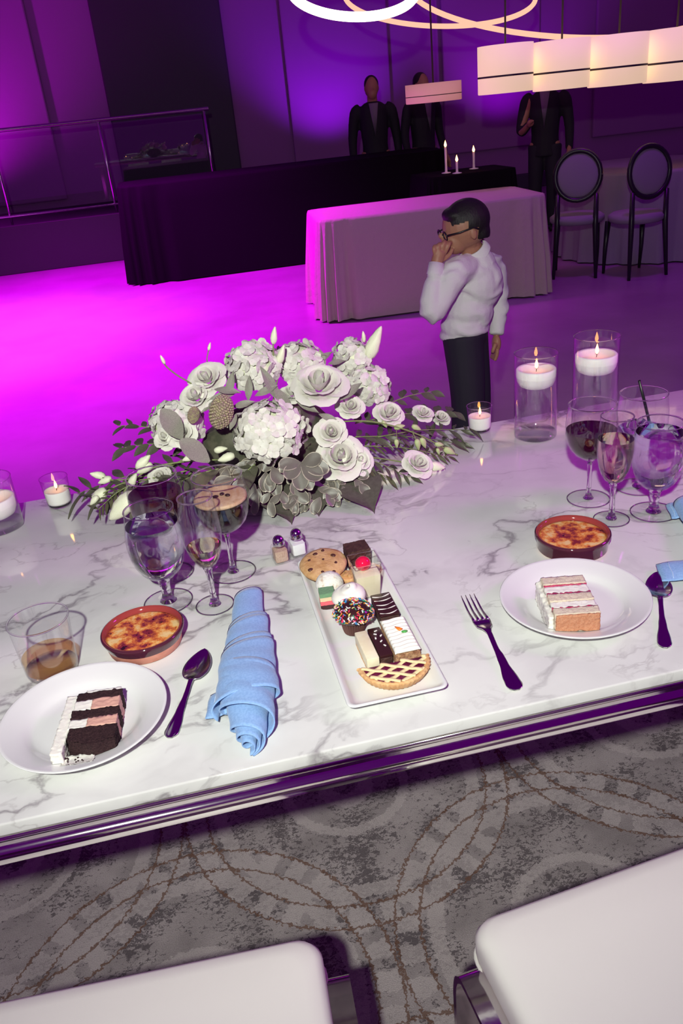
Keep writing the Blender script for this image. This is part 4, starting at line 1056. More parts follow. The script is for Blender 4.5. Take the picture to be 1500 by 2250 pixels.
def rose(px, py, Y, r, tilt=None, open_=1.0, nm='rose', lbl=None):
    c = at(px, py, Y)
    ax = (tocam(c) * 0.75 + Vector((0, 0, 0.75)) + Vector(tilt or (0, 0, 0))).normalized()
    b = MB(); b.ball((0, 0, 0.50), (0.18, 0.18, 0.40), 12, 8)
    sc = r / 1.0
    q = ax.to_track_quat('Z', 'Y')
    o = put(nm, b.mesh('rose_heart', M['petal']), fl, c - FC - ax * r * 0.55, q, scale=sc)
    if lbl: o['label'] = lbl
    for ring, (n, me) in enumerate(((3, rp[0]), (4, rp[1]), (5, rp[2]), (6, rp[3]))):
        for k in range(n):
            e = Matrix.Rotation(2 * PI * (k + 0.4 * ring) / n + random.uniform(-0.1, 0.1), 4, 'Z') @ Matrix.Rotation(random.uniform(-0.08, 0.08) - 0.10 * (ring - 1) * open_, 4, 'X')
            put('petal', me, o, (0, 0, 0.02 * (3 - ring)), e.to_quaternion(), scale=random.uniform(0.93, 1.06))
    return o
rose(700, 838, 1.655, 0.046, (0.1, -0.1, 0.5), 1.1, lbl='large open white rose')
rose(452, 828, 1.690, 0.032, (-0.3, 0, 0.1))
rose(428, 868, 1.670, 0.029, (-0.3, 0, 0))
rose(727, 948, 1.600, 0.027, (0.0, -0.4, 0), 0.8)
rose(748, 1000, 1.575, 0.041, (0.05, -0.4, 0), 1.0, lbl='flat open white rose at the front right')
rose(790, 1010, 1.575, 0.026, (0.5, -0.5, -0.2), 0.8)
rose(920, 1016, 1.585, 0.026, (0.5, -0.1, -0.1), 1.0, 'lisianthus', 'white lisianthus bloom lying on the marble')
rose(855, 905, 1.70, 0.028, (0.3, 0, 0), 1.0)
rose(350, 1045, 1.62, 0.020, (-0.3, -0.3, 0.3), 1.2, 'lisianthus')
rose(398, 950, 1.625, 0.024, (-0.2, -0.5, 0), 1.2, 'lisianthus')
rose(362, 958, 1.64, 0.022, (-0.6, -0.3, 0), 1.2, 'lisianthus')
rose(930, 905, 1.74, 0.020, (0.4, 0, 0.2), 1.2, 'lisianthus')
rose(970, 915, 1.76, 0.018, (0.4, 0, 0.3), 1.2, 'lisianthus')
rose(640, 860, 1.70, 0.022, (0, 0, 0.5), 1.2, 'lisianthus')
rose(770, 890, 1.66, 0.024, (0.2, -0.3, 0.2), 1.1, 'lisianthus')
# buds
def bud_mesh(name, mat):
    b = MB(); b.lathe([(0.0, 0.0), (0.10, 0.02), (0.165, 0.16), (0.19, 0.34), (0.165, 0.58), (0.10, 0.82), (0.045, 0.95), (0.0, 1.0)], 12)
    b.v = [(x * (1 + 0.12 * math.sin(3 * math.atan2(y, x) + 6 * z)), y * (1 + 0.12 * math.sin(3 * math.atan2(y, x) + 6 * z)), z) for x, y, z in b.v]
    return b.mesh(name, mat)
bm_w, bm_g = bud_mesh('bud', M['petal_green']), bud_mesh('bud', M['bud_green'])
def budput(px, py, px2, py2, Y, me, Y2=None, fat=1.0):
    a, c = at(px, py, Y), at(px2, py2, Y2 or Y); d = c - a
    return put('bud', me, fl, a - FC, d.to_track_quat('Z', 'Y'), scale=(d.length * fat, d.length * fat, d.length))
for q in ((600, 756, 604, 717, 1.72), (612, 800, 624, 757, 1.72), (806, 790, 838, 716, 1.78), (800, 752, 797, 727, 1.79), (362, 800, 352, 780, 1.72), (458, 770, 462, 752, 1.74)):
    budput(*q, bm_w)
for q in ((300, 1030, 330, 1000, 1.62), (215, 1090, 198, 1110, 1.62), (232, 1075, 198, 1112, 1.64), (300, 1085, 240, 1142, 1.57), (268, 1108, 245, 1140, 1.57), (232, 1048, 197, 1040, 1.68), (245, 1050, 215, 1062, 1.67),
          (285, 1068, 300, 1040, 1.6), (470, 990, 500, 985, 1.60), (515, 1000, 478, 1012, 1.58), (940, 1022, 978, 1028, 1.60), (335, 1020, 300, 1040, 1.62), (430, 1000, 400, 1012, 1.6)):
    budput(*q, bm_w, fat=1.35)
for q in ((865, 940, 890, 935, 1.66), (905, 935, 925, 945, 1.66), (870, 965, 872, 985, 1.63), (915, 965, 920, 990, 1.64), (925, 962, 935, 985, 1.65), (955, 975, 975, 978, 1.66), (975, 985, 1000, 998, 1.67), (960, 985, 965, 1000, 1.66), (840, 925, 850, 940, 1.66)):
    budput(*q, bm_g, fat=1.3)
# stems
def stem(pts, r=0.0018, mt='stem', nm='stem'):
    w = [at(*p) for p in pts]
    b = MB(); b.tube([p - FC for p in spline(w, 5)], r, 6); b.build(nm, M[mt], fl)
stem(((610, 900, 1.70), (602, 820, 1.72), (600, 756, 1.72)), 0.0016)
stem(((600, 880, 1.70), (610, 830, 1.72), (613, 800, 1.72)), 0.0016)
stem(((760, 880, 1.74), (790, 820, 1.77), (806, 790, 1.78)), 0.002)
stem(((470, 890, 1.66), (430, 850, 1.69), (390, 825, 1.71), (368, 808, 1.72), (360, 798, 1.72)), 0.0016)
stem(((470, 830, 1.70), (455, 795, 1.73), (458, 770, 1.74)), 0.0012)
stem(((700, 930, 1.66), (800, 925, 1.66), (870, 938, 1.655), (930, 960, 1.66), (985, 990, 1.67), (1005, 1000, 1.67)), 0.0018)
stem(((870, 940, 1.66), (872, 965, 1.63)), 0.0010); stem(((905, 948, 1.655), (915, 968, 1.64)), 0.0010)
stem(((480, 1010, 1.62), (400, 1015, 1.62), (330, 1030, 1.62), (280, 1070, 1.60), (262, 1110, 1.58)), 0.0018)
stem(((420, 1000, 1.63), (340, 1040, 1.64), (262, 1055, 1.66), (225, 1050, 1.67)), 0.0018)
stem(((340, 1050, 1.62), (270, 1062, 1.63), (225, 1085, 1.63)), 0.0014)
stem(((760, 1000, 1.60), (840, 1008, 1.61), (910, 1020, 1.61), (945, 1022, 1.60)), 0.0016)
# leaves
lf_lance = leaf_mesh('lance_leaf', M['leaf'], 1.0, 0.26, 1.1, 0.18, 0.3)
lf_oval = leaf_mesh('oval_leaf', M['leaf'], 1.0, 0.50, 0.9, 0.12, 0.2)
lf_grey = leaf_mesh('grey_leaf', M['leaf_grey'], 1.0, 0.62, 0.6, 0.10, 0.08, wide=0.55)
lf_greylance = leaf_mesh('grey_lance_leaf', M['leaf_grey'], 1.0, 0.32, 1.0, 0.10, 0.2)
lf_big = leaf_mesh('big_leaf', M['leaf_big'], 1.0, 0.66, 1.25, 0.05, 0.10, 6, 10, wide=0.36)
lf_var = [leaf_mesh('variegated_leaf', M['varieg'], 1.0, w, 0.45, c, 0.12, 6, 8, wide=0.62) for w, c in ((0.62, 0.15), (0.55, 0.30), (0.70, 0.05))]
lf_fern = leaf_mesh('fern_leaflet', M['leaf_fern'], 1.0, 0.20, 1.2, 0.15, 0.2)
def leafpx(me, a, c, n=None, s=1.0, label=None, nm='leaf'):
    # from photo point a=(px,py,Y) to c
    A, B = at(*a), at(*c); d = B - A
    nn = n if n is not None else (tocam(A) + Vector((random.gauss(0, .25), random.gauss(0, .25), 0.6 + random.gauss(0, .2))))
    return leafput(me, A, d, nn, s=d.length * s, label=label, nm=nm)
def leaftab(me, a, c, za=0.02, zc=0.003, **k):
    A, B = on(a[0], a[1], TZ + za), on(c[0], c[1], TZ + zc); d = B - A
    return leafput(me, A, d, Vector((0, -0.15, 1)), s=d.length, **k)
big = 'big pointed dark leaf resting on the marble'
leaftab(lf_big, (600, 1055), (640, 1153), 0.035, label=big)
leaftab(lf_big, (760, 1035), (822, 1129), 0.035, label=big)
leaftab(lf_big, (690, 1070), (700, 1135), 0.03, label=big)
leaftab(lf_big, (560, 1050), (545, 1120), 0.03, label=big)
leafpx(lf_grey, (400, 965, 1.60), (358, 898, 1.61), label='rounded grey eucalyptus leaf')
leafpx(lf_grey, (460, 1015, 1.565), (398, 965, 1.575), label='rounded grey eucalyptus leaf')
leafpx(lf_greylance, (500, 870, 1.66), (512, 815, 1.66)); leafpx(lf_greylance, (545, 880, 1.66), (548, 825, 1.665))
leafpx(lf_greylance, (612, 880, 1.65), (575, 805, 1.66)); leafpx(lf_greylance, (600, 850, 1.655), (645, 905, 1.64)); leafpx(lf_greylance, (470, 855, 1.66), (530, 860, 1.64))
leafpx(lf_greylance, (745, 880, 1.64), (795, 838, 1.65)); leafpx(lf_greylance, (520, 860, 1.66), (455, 880, 1.65)); leafpx(lf_greylance, (480, 880, 1.65), (440, 905, 1.64))
for a, c in (((560, 870, 1.65), (610, 845, 1.65)), ((510, 895, 1.64), (560, 880, 1.63)), ((545, 905, 1.63), (590, 878, 1.64)), ((500, 940, 1.60), (478, 895, 1.62)), ((505, 945, 1.59), (520, 905, 1.61)),
             ((650, 880, 1.65), (700, 905, 1.62)), ((700, 910, 1.63), (745, 925, 1.61)), ((690, 800, 1.76), (730, 770, 1.77)), ((715, 800, 1.76), (700, 765, 1.77)), ((720, 800, 1.76), (760, 790, 1.76))):
    leafpx(lf_greylance, a, c)
# variegated cluster hanging at the front
random.seed(21)
for i in range(92):
    u = random.random(); v = random.random()
    px = 505 + 275 * u + 10 * random.gauss(0, 1); py = 1005 + 118 * v * (1 - 0.55 * abs(u - 0.5) * 1.3)
    Yd = 1.600 - 0.075 * v + 0.02 * random.random() - 0.02 * (1 - abs(u - 0.5) * 2)
    A = at(px, py, Yd)
    if A.z < TZ + 0.022: A.z = TZ + 0.022
    ang = -PI / 2 + (u - 0.5) * 2.0 + random.gauss(0, 0.45)
    d = CR * math.cos(ang) + CU * math.sin(ang) * 0.8 - FW * 0.25
    n = tocam(A) + CU * 0.35 + Vector((random.gauss(0, .22), random.gauss(0, .22), random.gauss(0, .22)))
    s = random.uniform(0.026, 0.043)
    if A.z + d.normalized().z * s < TZ + 0.004: d.z = (TZ + 0.004 - A.z) / s
    leafput(lf_var[i % 3], A, d, n, s=s, label='small cream edged leaf' if i == 0 else None, nm='variegated_leaf')
# whorl of leaves above it
for k in range(9):
    a = math.radians(-170 + 42 * k * 0.55 + random.gauss(0, 6)); A = at(662, 1018, 1.535)
    d = CR * math.cos(a) + CU * (math.sin(a) * 0.75) - FW * 0.35
    leafput(lf_var[k % 3], A, d, tocam(A) + CU * 0.3, s=random.uniform(0.042, 0.062), nm='variegated_leaf')
# trailing greenery, left and right
random.seed(5)
def spray(a, c, n, L, me, spread=1.0, nm='leaf', lo=0.0):
    w = spline([at(*p) for p in (a, ((a[0] + c[0]) / 2, (a[1] + c[1]) / 2 - 8, (a[2] + c[2]) / 2), c)], 6)
    w = [Vector((p.x, p.y, max(p.z, TZ + 0.012))) for p in w]
    b = MB(); b.tube([p - FC for p in w], [0.0016 * (1 - 0.6 * i / (len(w) - 1)) for i in range(len(w))], 6)
    st = b.build('greenery_stem', M['stem'], fl)
    for i in range(n):
        f = lo + (1 - lo) * (i + 0.5) / n; k = f * (len(w) - 1); j = min(int(k), len(w) - 2)
        p = w[j].lerp(w[j + 1], k - j); t = (w[j + 1] - w[j]).normalized()
        side = t.cross(Vector((0, -0.3, 1))).normalized() * (1 if i % 2 else -1)
        d = (t * 0.75 + side * spread + Vector((0, 0, random.gauss(0.05, 0.2)))).normalized(); s = L * random.uniform(0.75, 1.2)
        if p.z + d.z * s < TZ + 0.004: d.z = (TZ + 0.005 - p.z) / s
        put(nm, me, st, p - FC, aim_rot(d, Vector((random.gauss(0, .3), -0.3 + random.gauss(0, .3), 1))), scale=s)
spray((430, 1010, 1.66), (170, 1085, 1.70), 16, 0.060, lf_lance)
spray((430, 1030, 1.62), (205, 1098, 1.63), 14, 0.055, lf_lance)
spray((430, 980, 1.68), (262, 985, 1.74), 14, 0.038, lf_oval)
spray((420, 1040, 1.60), (280, 1120, 1.585), 10, 0.050, lf_lance)
spray((400, 960, 1.70), (258, 935, 1.74), 10, 0.034, lf_oval)
spray((480, 1030, 1.58), (360, 1080, 1.57), 10, 0.046, lf_oval)
spray((780, 960, 1.66), (1010, 975, 1.72), 18, 0.055, lf_lance)
spray((780, 930, 1.70), (1000, 905, 1.80), 16, 0.040, lf_oval)
spray((770, 1000, 1.61), (905, 1055, 1.585), 14, 0.042, lf_lance)
spray((800, 980, 1.64), (985, 1005, 1.66), 26, 0.034, lf_fern, 1.3)
spray((830, 900, 1.75), (950, 860, 1.80), 10, 0.036, lf_oval)
spray((760, 1020, 1.59), (850, 1050, 1.585), 12, 0.040, lf_fern, 0.9)
spray((300, 1060, 1.62), (215, 1120, 1.60), 20, 0.034, lf_fern, 1.3)
spray((830, 960, 1.66), (1035, 945, 1.75), 16, 0.045, lf_lance)
spray((560, 1020, 1.58), (500, 1090, 1.55), 9, 0.045, lf_oval)
# textured seed head
def sedum(px, py, Y, r):
    c = at(px, py, Y); b = MB()
    for i in range(260):
        f = (i + 0.5) / 260; ph = i * 2.39996; zz = 1 - 2 * f; rr = math.sqrt(1 - zz * zz)
        p = Vector((rr * math.cos(ph) * 0.62, rr * math.sin(ph) * 0.62, zz)) * r
        b.ball(p, r * 0.085, 6, 4)
    b.ball((0, 0, 0), (r * .6, r * .6, r * .96), 12, 8)
    o = b.build('seed_head', M['sedum'], fl, loc=c - FC, rot=(0.2, 0.35, 0), fix=False, label='rough tan and mauve seed head')
sedum(486, 905, 1.60, 0.036)
sedum(425, 912, 1.62, 0.018)

# nothing may dip into the marble
bpy.context.view_layer.update()
for o in list(fl.children_recursive):
    if o.type == 'MESH':
        lo = min((o.matrix_world @ v.co).z for v in o.data.vertices)
        if lo < TZ + 0.0015: o.location.z += TZ + 0.0015 - lo
bpy.context.view_layer.update()

M['lilac_cloth'] = P('lilac_grey_cloth', (0.22, 0.17, 0.24), 0.85)

# ---------------------------------------------------------------- the boy in the white shirt
def person_empty(label, x, y, rz=0.0):
    return thing('person', label, 'person', (x, y, 0.004), rz)
BY = 3.0
bo = at(1030, 640, BY)
boy = person_empty('child in a white dress shirt and glasses, hand raised to the mouth', bo.x, BY)
O = Vector((bo.x, BY, 0.004))
def J(px, py, dy=0.0):                # joint from the photo at depth BY+dy, in the person's own space
    return at(px, py, BY + dy) - O
def blob(parts):
    b = MB()
    for kind, *a in parts:
        if kind == 'b': b.ball(a[0], a[1], 20, 14)
        elif kind == 't': b.tube(spline(a[0], 4), [r for i in range(len(a[1]) - 1) for r in [a[1][i] + (a[1][i + 1] - a[1][i]) * k / 4 for k in range(4)]] + [a[1][-1]], 14)
        elif kind == 'm': b.ball((0, 0, 0), a[1], 20, 14, M=Matrix.Translation(a[0]) @ a[2])
    return b
sh_l, el, wr, hand = J(1000, 600, -0.07), J(948, 688, -0.10), J(957, 590, -0.07), J(966, 553, -0.06)
sh_r, el_r, wr_r = J(1083, 590, 0.10), J(1094, 668, 0.10), J(1090, 735, 0.06)
chest, belly, hip = J(1048, 618, 0.02), J(1030, 680, 0.02), J(1022, 722, 0.02)
ROTB = Matrix.Rotation(math.radians(38), 4, 'Z')
# body: head, neck, hands and legs as one skin surface under the clothes
hc = J(1018, 503, 0.0)
HR = Matrix.Rotation(math.radians(-14), 4, 'Y')
neck0, neck1 = J(1030, 535, 0.01), J(1044, 565, 0.02)
feet = [(Vector((-0.05, -0.05, 0.03))), (Vector((0.04, 0.06, 0.03)))]
parts = [('m', hc + Vector((0.004, 0, 0.012)), (0.083, 0.071, 0.083), HR), ('m', hc + Vector((-0.034, -0.002, -0.036)), (0.050, 0.046, 0.050), HR), ('b', hc + Vector((-0.084, 0.0, -0.014)), (0.014, 0.010, 0.012)),
         ('m', hc + Vector((-0.066, 0, -0.030)), (0.022, 0.026, 0.018), HR), ('m', hc + Vector((-0.055, 0, -0.064)), (0.024, 0.024, 0.018), HR), ('m', hc + Vector((0.012, -0.071, -0.010)), (0.013, 0.007, 0.021), HR), ('m', hc + Vector((0.012, 0.071, -0.010)), (0.013, 0.007, 0.021), HR),
         ('t', [hc + Vector((0.022, 0, -0.035)), neck0, neck1], [0.044, 0.041, 0.046]),
         ('t', [neck1, chest, belly, hip], [0.045, 0.060, 0.060, 0.060]),
         ('t', [chest, sh_l, el, wr], [0.04, 0.032, 0.026, 0.019]), ('t', [chest, sh_r, el_r, wr_r], [0.04, 0.032, 0.026, 0.019]),
         ('t', [hip, Vector((-0.03, -0.04, 0.42)), Vector((-0.045, -0.045, 0.24)), feet[0] + Vector((0, 0, 0.03))], [0.07, 0.055, 0.045, 0.032]),
         ('t', [hip, Vector((0.03, 0.05, 0.42)), Vector((0.04, 0.06, 0.24)), feet[1] + Vector((0, 0, 0.03))], [0.07, 0.055, 0.045, 0.032])]
# raised hand: palm, four curled fingers and a thumb against the lips
parts += [('t', [wr, J(960, 572, -0.065), hand], [0.019, 0.022, 0.022])]
for k, (fx, fy) in enumerate(((953, 541), (963, 536), (974, 531), (985, 533))):
    a0 = J(956 + 6.5 * k, 562 - 1.5 * k, -0.064); a1 = J(fx, fy + 6, -0.070); a2 = J(fx + 3, fy, -0.050); a3 = J(fx + 6, fy + 8, -0.028)
    parts.append(('t', [a0, a1, a2, a3], [0.0085, 0.0080, 0.0074, 0.0065]))
parts.append(('t', [J(970, 572, -0.055), J(986, 560, -0.052), J(994, 546, -0.046)], [0.0095, 0.0086, 0.0070]))
parts += [('b', wr_r + Vector((0, 0, -0.035)), (0.018, 0.026, 0.035))]
for k in range(4):
    q = wr_r + Vector((-0.004, -0.02 + 0.013 * k, -0.06)); parts.append(('t', [q, q + Vector((-0.004, 0, -0.022)), q + Vector((-0.012, 0, -0.040))], [0.0085, 0.008, 0.0068]))
q = wr_r + Vector((-0.012, -0.022, -0.03)); parts.append(('t', [q, q + Vector((-0.012, -0.006, -0.02)), q + Vector((-0.016, -0.004, -0.034))], [0.009, 0.0085, 0.007]))
body = blob(parts).build('body', M['skin'], boy, fix=False); voxel(body, 0.0036, 3, 0.5)
# white shirt
sp_ = [('m', J(1046, 600, 0.02), (0.102, 0.082, 0.068), ROTB), ('m', chest + Vector((0.004, 0, -0.01)), (0.108, 0.090, 0.105), ROTB), ('m', belly, (0.106, 0.090, 0.090), ROTB), ('m', J(1022, 712, 0.02), (0.104, 0.092, 0.066), ROTB),
       ('m', J(1012, 735, 0.02), (0.085, 0.085, 0.040), ROTB),
       ('t', [J(1042, 556, 0.02), J(1046, 580, 0.02)], [0.056, 0.075]),
       ('t', [J(1030, 588, 0.0), sh_l, J(972, 650, -0.09), el, J(947, 655, -0.095), J(953, 618, -0.08), J(956, 592, -0.07)], [0.055, 0.053, 0.046, 0.043, 0.040, 0.032, 0.027]),
       ('t', [J(1066, 585, 0.06), sh_r, el_r, J(1092, 705, 0.08), wr_r], [0.050, 0.050, 0.041, 0.034, 0.028])]
b = blob(sp_)
sh = b.build('shirt', M['fabric_white'], boy, fix=False, label='white dress shirt, untucked'); voxel(sh, 0.0055, 5, 0.5)
me = sh.data
for v in me.vertices:                  # soft creases
    p = v.co; k = math.sin(p.z * 95 + 26 * p.x + 5 * noise.noise(p * 14)) * noise.noise(p * 9 + Vector((3, 1, 7)))
    v.co += v.normal * (0.0085 * k + 0.0012 * noise.noise(p * 26))
def ringat(c, ax, r, h, flare=1.0, n=24):
    q = Vector(ax).to_track_quat('Z', 'Y').to_matrix().to_4x4(); Mx = Matrix.Translation(c) @ q
    b = MB(); b.lathe([(r * flare, 0), (r, h), (r - 0.006, h), (r * flare - 0.006, 0.0)], n, M=Mx); return b
ringat(J(1043, 556, 0.018), (J(1030, 530, 0.0) - J(1043, 556, 0.018)), 0.050, 0.034, 1.22).build('collar', M['fabric_white'], boy, label='folded white shirt collar')
ringat(J(954.5, 606, -0.078), (wr - J(954.5, 606, -0.078)), 0.029, 0.044, 1.06).build('cuff', M['fabric_white'], boy)
# trousers, shoes
tr_ = [('b', J(1022, 735, 0.02), (0.085, 0.082, 0.06)), ('t', [hip + Vector((-.02, -.02, -.02)), Vector((-0.03, -0.04, 0.42)), Vector((-0.045, -0.045, 0.24)), feet[0] + Vector((0, 0, 0.03))], [0.080, 0.068, 0.058, 0.050]),
       ('t', [hip + Vector((.02, .03, -.02)), Vector((0.03, 0.05, 0.42)), Vector((0.04, 0.06, 0.24)), feet[1] + Vector((0, 0, 0.03))], [0.080, 0.068, 0.058, 0.050])]
voxel(blob(tr_).build('trousers', M['trouser'], boy, fix=False), 0.009, 4)
for ft in feet:
    b = MB(); b.ball((-0.03, 0.015, 0.028), (0.085, 0.036, 0.028), 18, 10); b.build('shoe', M['black_plastic'], boy, loc=(ft.x, ft.y, 0), rot=(0, 0, -0.4))
# hair
hp = [('m', hc + Vector((0.012, 0, 0.026)), (0.088, 0.077, 0.080), HR), ('m', hc + Vector((0.048, 0, -0.012)), (0.050, 0.064, 0.058), HR), ('m', hc + Vector((-0.044, 0, 0.056)), (0.034, 0.056, 0.024), HR)]
hb_ = blob(hp); hr = hb_.build('hair', M['hair'], boy, fix=False, label='short black hair')
bpy.context.view_layer.update(); voxel(hr, 0.005, 3)
bm = bmesh.new(); bm.from_mesh(hr.data)
kill = [v for v in bm.verts if (v.co.x - hc.x < -0.010 and v.co.z - hc.z < 0.034 + 0.3 * (v.co.x - hc.x + 0.01)) or (v.co.x - hc.x < 0.030 and v.co.z - hc.z < 0.008) or v.co.z - hc.z < -0.034]
bmesh.ops.delete(bm, geom=kill, context='VERTS'); bm.to_mesh(hr.data); bm.free()
# glasses
gl = thing('eyeglasses', 'x', 'x'); gl.parent = boy; gl.location = hc; gl.rotation_euler = HR.to_euler()
for kk in ('label', 'category'): del gl[kk]
for s in (-1, 1):
    b = MB(); b.tube([(-0.082, s * 0.030 + 0.019 * math.cos(a * PI / 10), 0.008 + 0.015 * math.sin(a * PI / 10)) for a in range(21)], 0.0026, 6, cap=False); b.build('lens_rim', M['black_plastic'], gl)
    b = MB(); b.tube([(-0.080, s * 0.052, 0.012), (-0.04, s * 0.076, 0.011), (0.012, s * 0.079, 0.010), (0.030, s * 0.077, -0.002)], 0.0030, 6); b.build('temple', M['black_plastic'], gl)
b = MB(); b.tube([(-0.084, -0.011, 0.010), (-0.087, 0, 0.013), (-0.084, 0.011, 0.010)], 0.0022, 6); b.build('bridge', M['black_plastic'], gl)
gl.parent = boy

# ---------------------------------------------------------------- guests in dark suits far behind
def adult(label, x, y, rz, h=1.74, arm=0):
    t = person_empty(label, x, y, rz); k = h / 1.74; V3 = lambda *p: Vector(p) * k
    pb = [('b', V3(0, 0.01, 1.62), (0.078 * k, 0.098 * k, 0.118 * k)), ('b', V3(0, 0.05, 1.56), (0.055 * k, 0.06 * k, 0.065 * k)), ('b', V3(0, 0.108, 1.605), (0.012 * k, 0.018 * k, 0.02 * k)), ('b', V3(0.078, 0, 1.61), (0.01 * k, 0.02 * k, 0.03 * k)), ('b', V3(-0.078, 0, 1.61), (0.01 * k, 0.02 * k, 0.03 * k)),
          ('t', [V3(0, -0.01, 1.56), V3(0, -0.01, 1.40)], [0.055 * k, 0.065 * k]), ('t', [V3(0, 0, 1.40), V3(0, 0, 1.1), V3(0, 0, 0.95)], [0.075 * k, 0.075 * k, 0.075 * k])]
    for s in (-1, 1):
        w = V3(s * 0.27, 0.08, 0.84) if not (arm == s) else V3(s * 0.15, 0.30, 1.15)
        e = V3(s * 0.26, -0.02, 1.10) if not (arm == s) else V3(s * 0.26, 0.06, 1.08)
        pb.append(('t', [V3(s * 0.16, 0, 1.40), e, w], [0.05 * k, 0.038 * k, 0.026 * k]))
        dv = (w - e).normalized(); hd = w + dv * 0.06
        pb.append(('t', [w, w + dv * 0.05, w + dv * 0.09], [0.026, 0.036, 0.034]))
        for f in range(4): pb.append(('t', [w + dv * 0.08 + Vector((0, -0.027 + 0.018 * f, 0)), w + dv * 0.13 + Vector((0, -0.027 + 0.018 * f, 0)), w + dv * (0.16 + 0.01 * (f in (1, 2))) + Vector((0, -0.02 + 0.018 * f, 0))], [0.010, 0.009, 0.008]))
        pb.append(('t', [w + dv * 0.03 + Vector((0, 0.03, 0)), w + dv * 0.08 + Vector((0, 0.05, 0)), w + dv * 0.11 + Vector((0, 0.05, 0))], [0.011, 0.010, 0.008]))
        pb.append(('t', [V3(s * 0.09, 0, 0.95), V3(s * 0.10, 0.02, 0.5), V3(s * 0.10, 0, 0.09)], [0.08 * k, 0.055 * k, 0.04 * k]))
    voxel(blob(pb).build('body', M['skin'], t, fix=False), 0.011, 3)
    jb = [('t', [V3(0, -0.005, 1.47), V3(0, 0, 1.40), V3(0, 0, 1.22), V3(0, 0, 1.02), V3(0, 0, 0.80)], [0.085 * k, 0.165 * k, 0.165 * k, 0.150 * k, 0.165 * k])]
    for s in (-1, 1):
        w = V3(s * 0.27, 0.08, 0.86) if not (arm == s) else V3(s * 0.16, 0.28, 1.145)
        e = V3(s * 0.26, -0.02, 1.10) if not (arm == s) else V3(s * 0.26, 0.06, 1.08)
        jb.append(('t', [V3(s * 0.15, 0, 1.41), V3(s * 0.21, 0, 1.36), e, w], [0.06 * k, 0.07 * k, 0.055 * k, 0.042 * k]))
    j = blob(jb); j.v = [(x, y * 0.78, z) for x, y, z in j.v]
    voxel(j.build('jacket', M['suit'], t, fix=False, label='dark suit jacket'), 0.014, 4)
    tb = [('t', [V3(s * 0.085, 0, 0.92), V3(s * 0.10, 0.02, 0.5), V3(s * 0.10, 0, 0.05)], [0.105 * k, 0.078 * k, 0.068 * k]) for s in (-1, 1)]
    voxel(blob(tb).build('trousers', M['trouser'], t, fix=False), 0.014, 3)
    b = MB(); b.add([V3(-0.055, 0.118, 1.46), V3(0.055, 0.118, 1.46), V3(0.0, 0.145, 1.10), V3(0, 0.135, 1.42)], [(0, 3, 2), (3, 1, 2), (0, 1, 3)]); solid(b.build('shirt_front', M['lilac_cloth'], t, smooth=False), 0.006)
    voxel(blob([('b', V3(0, -0.015, 1.65), (0.085 * k, 0.10 * k, 0.10 * k)), ('b', V3(0, -0.05, 1.60), (0.078 * k, 0.07 * k, 0.09 * k))]).build('hair', M['hair'], t, fix=False), 0.011, 3)
    for s in (-1, 1):
        b = MB(); b.ball((0, 0.05, 0.035), (0.045, 0.13, 0.035), 14, 8); b.build('shoe', M['black_plastic'], t, loc=(s * 0.10 * k, 0, 0))
    return t
p = at(935, 420, 10.15); adult('guest in a dark suit standing just left of the drum lamps', p.x, 10.15, math.radians(200), 1.70)
p = at(1195, 420, 9.0); adult('guest in a dark suit with white shirt front, below the drum lamps', p.x, 9.0, math.radians(150), 1.66, 1)
p = at(830, 400, 10.2); adult('guest in dark clothes standing against the purple wall', p.x, 10.2, math.radians(170), 1.72)

# ---------------------------------------------------------------- draped tables behind
def draped(name, label, cat, x, y, sx, sy, h, mt, rz=0.0, top=None, folds=18, amp=0.03, round_=False):
    t = thing(name, label, cat, (x, y, 0.004), rz)
    n = 160; rs = []
    def ring(z, k):
        pts = []
        for j in range(n):
            a = 2 * PI * j / n
            if round_: bx, by = sx / 2 * math.cos(a), sx / 2 * math.sin(a)
            else:
                c, s = math.cos(a), math.sin(a); e = 0.16
                bx = sx / 2 * math.copysign(abs(c) ** e, c); by = sy / 2 * math.copysign(abs(s) ** e, s)
            nx, ny = math.cos(a), math.sin(a)
            f = amp * k * (math.sin(folds * a) + 0.5 * math.sin(folds * 2.3 * a + 1))
            pts.append((bx + nx * (f + 0.05 * k), by + ny * (f + 0.05 * k), z))
        return pts
    b = MB(); b.rings([ring(0.012, 1.0), ring(h * 0.4, 0.7), ring(h * 0.8, 0.25), ring(h - 0.02, 0.05), ring(h, -0.1), [(x_ * 0.9, y_ * 0.9, h + 0.001) for x_, y_, _ in ring(h, -0.1)]], cap1=True)
    b.build('tablecloth', M[mt], t)
    for s in (-1, 1):
        for q in (-1, 1):
            bb = MB(); bb.tube([(s * sx * 0.34, q * sy * 0.34, 0), (s * sx * 0.34, q * sy * 0.34, h - 0.03)], 0.02, 8); bb.build('leg', M['rail'], t)
    return t
draped('cake_table', 'table with a cream floor length cloth behind the child', 'table', 2.02, 6.55, 1.75, 0.8, 0.74, 'cream_cloth', -0.06)
draped('draped_table', 'long table in black cloth before the far stage', 'table', 1.35, 9.3, 3.4, 0.8, 0.95, 'black_cloth')
gt = at(1400, 440, 6.9)
draped('guest_table', 'round guest table with pale pleated cloth at the right edge', 'table', gt.x + 0.3, 7.3, 1.5, 1.5, 0.74, 'lilac_cloth', 0, folds=22, amp=0.025, round_=True)
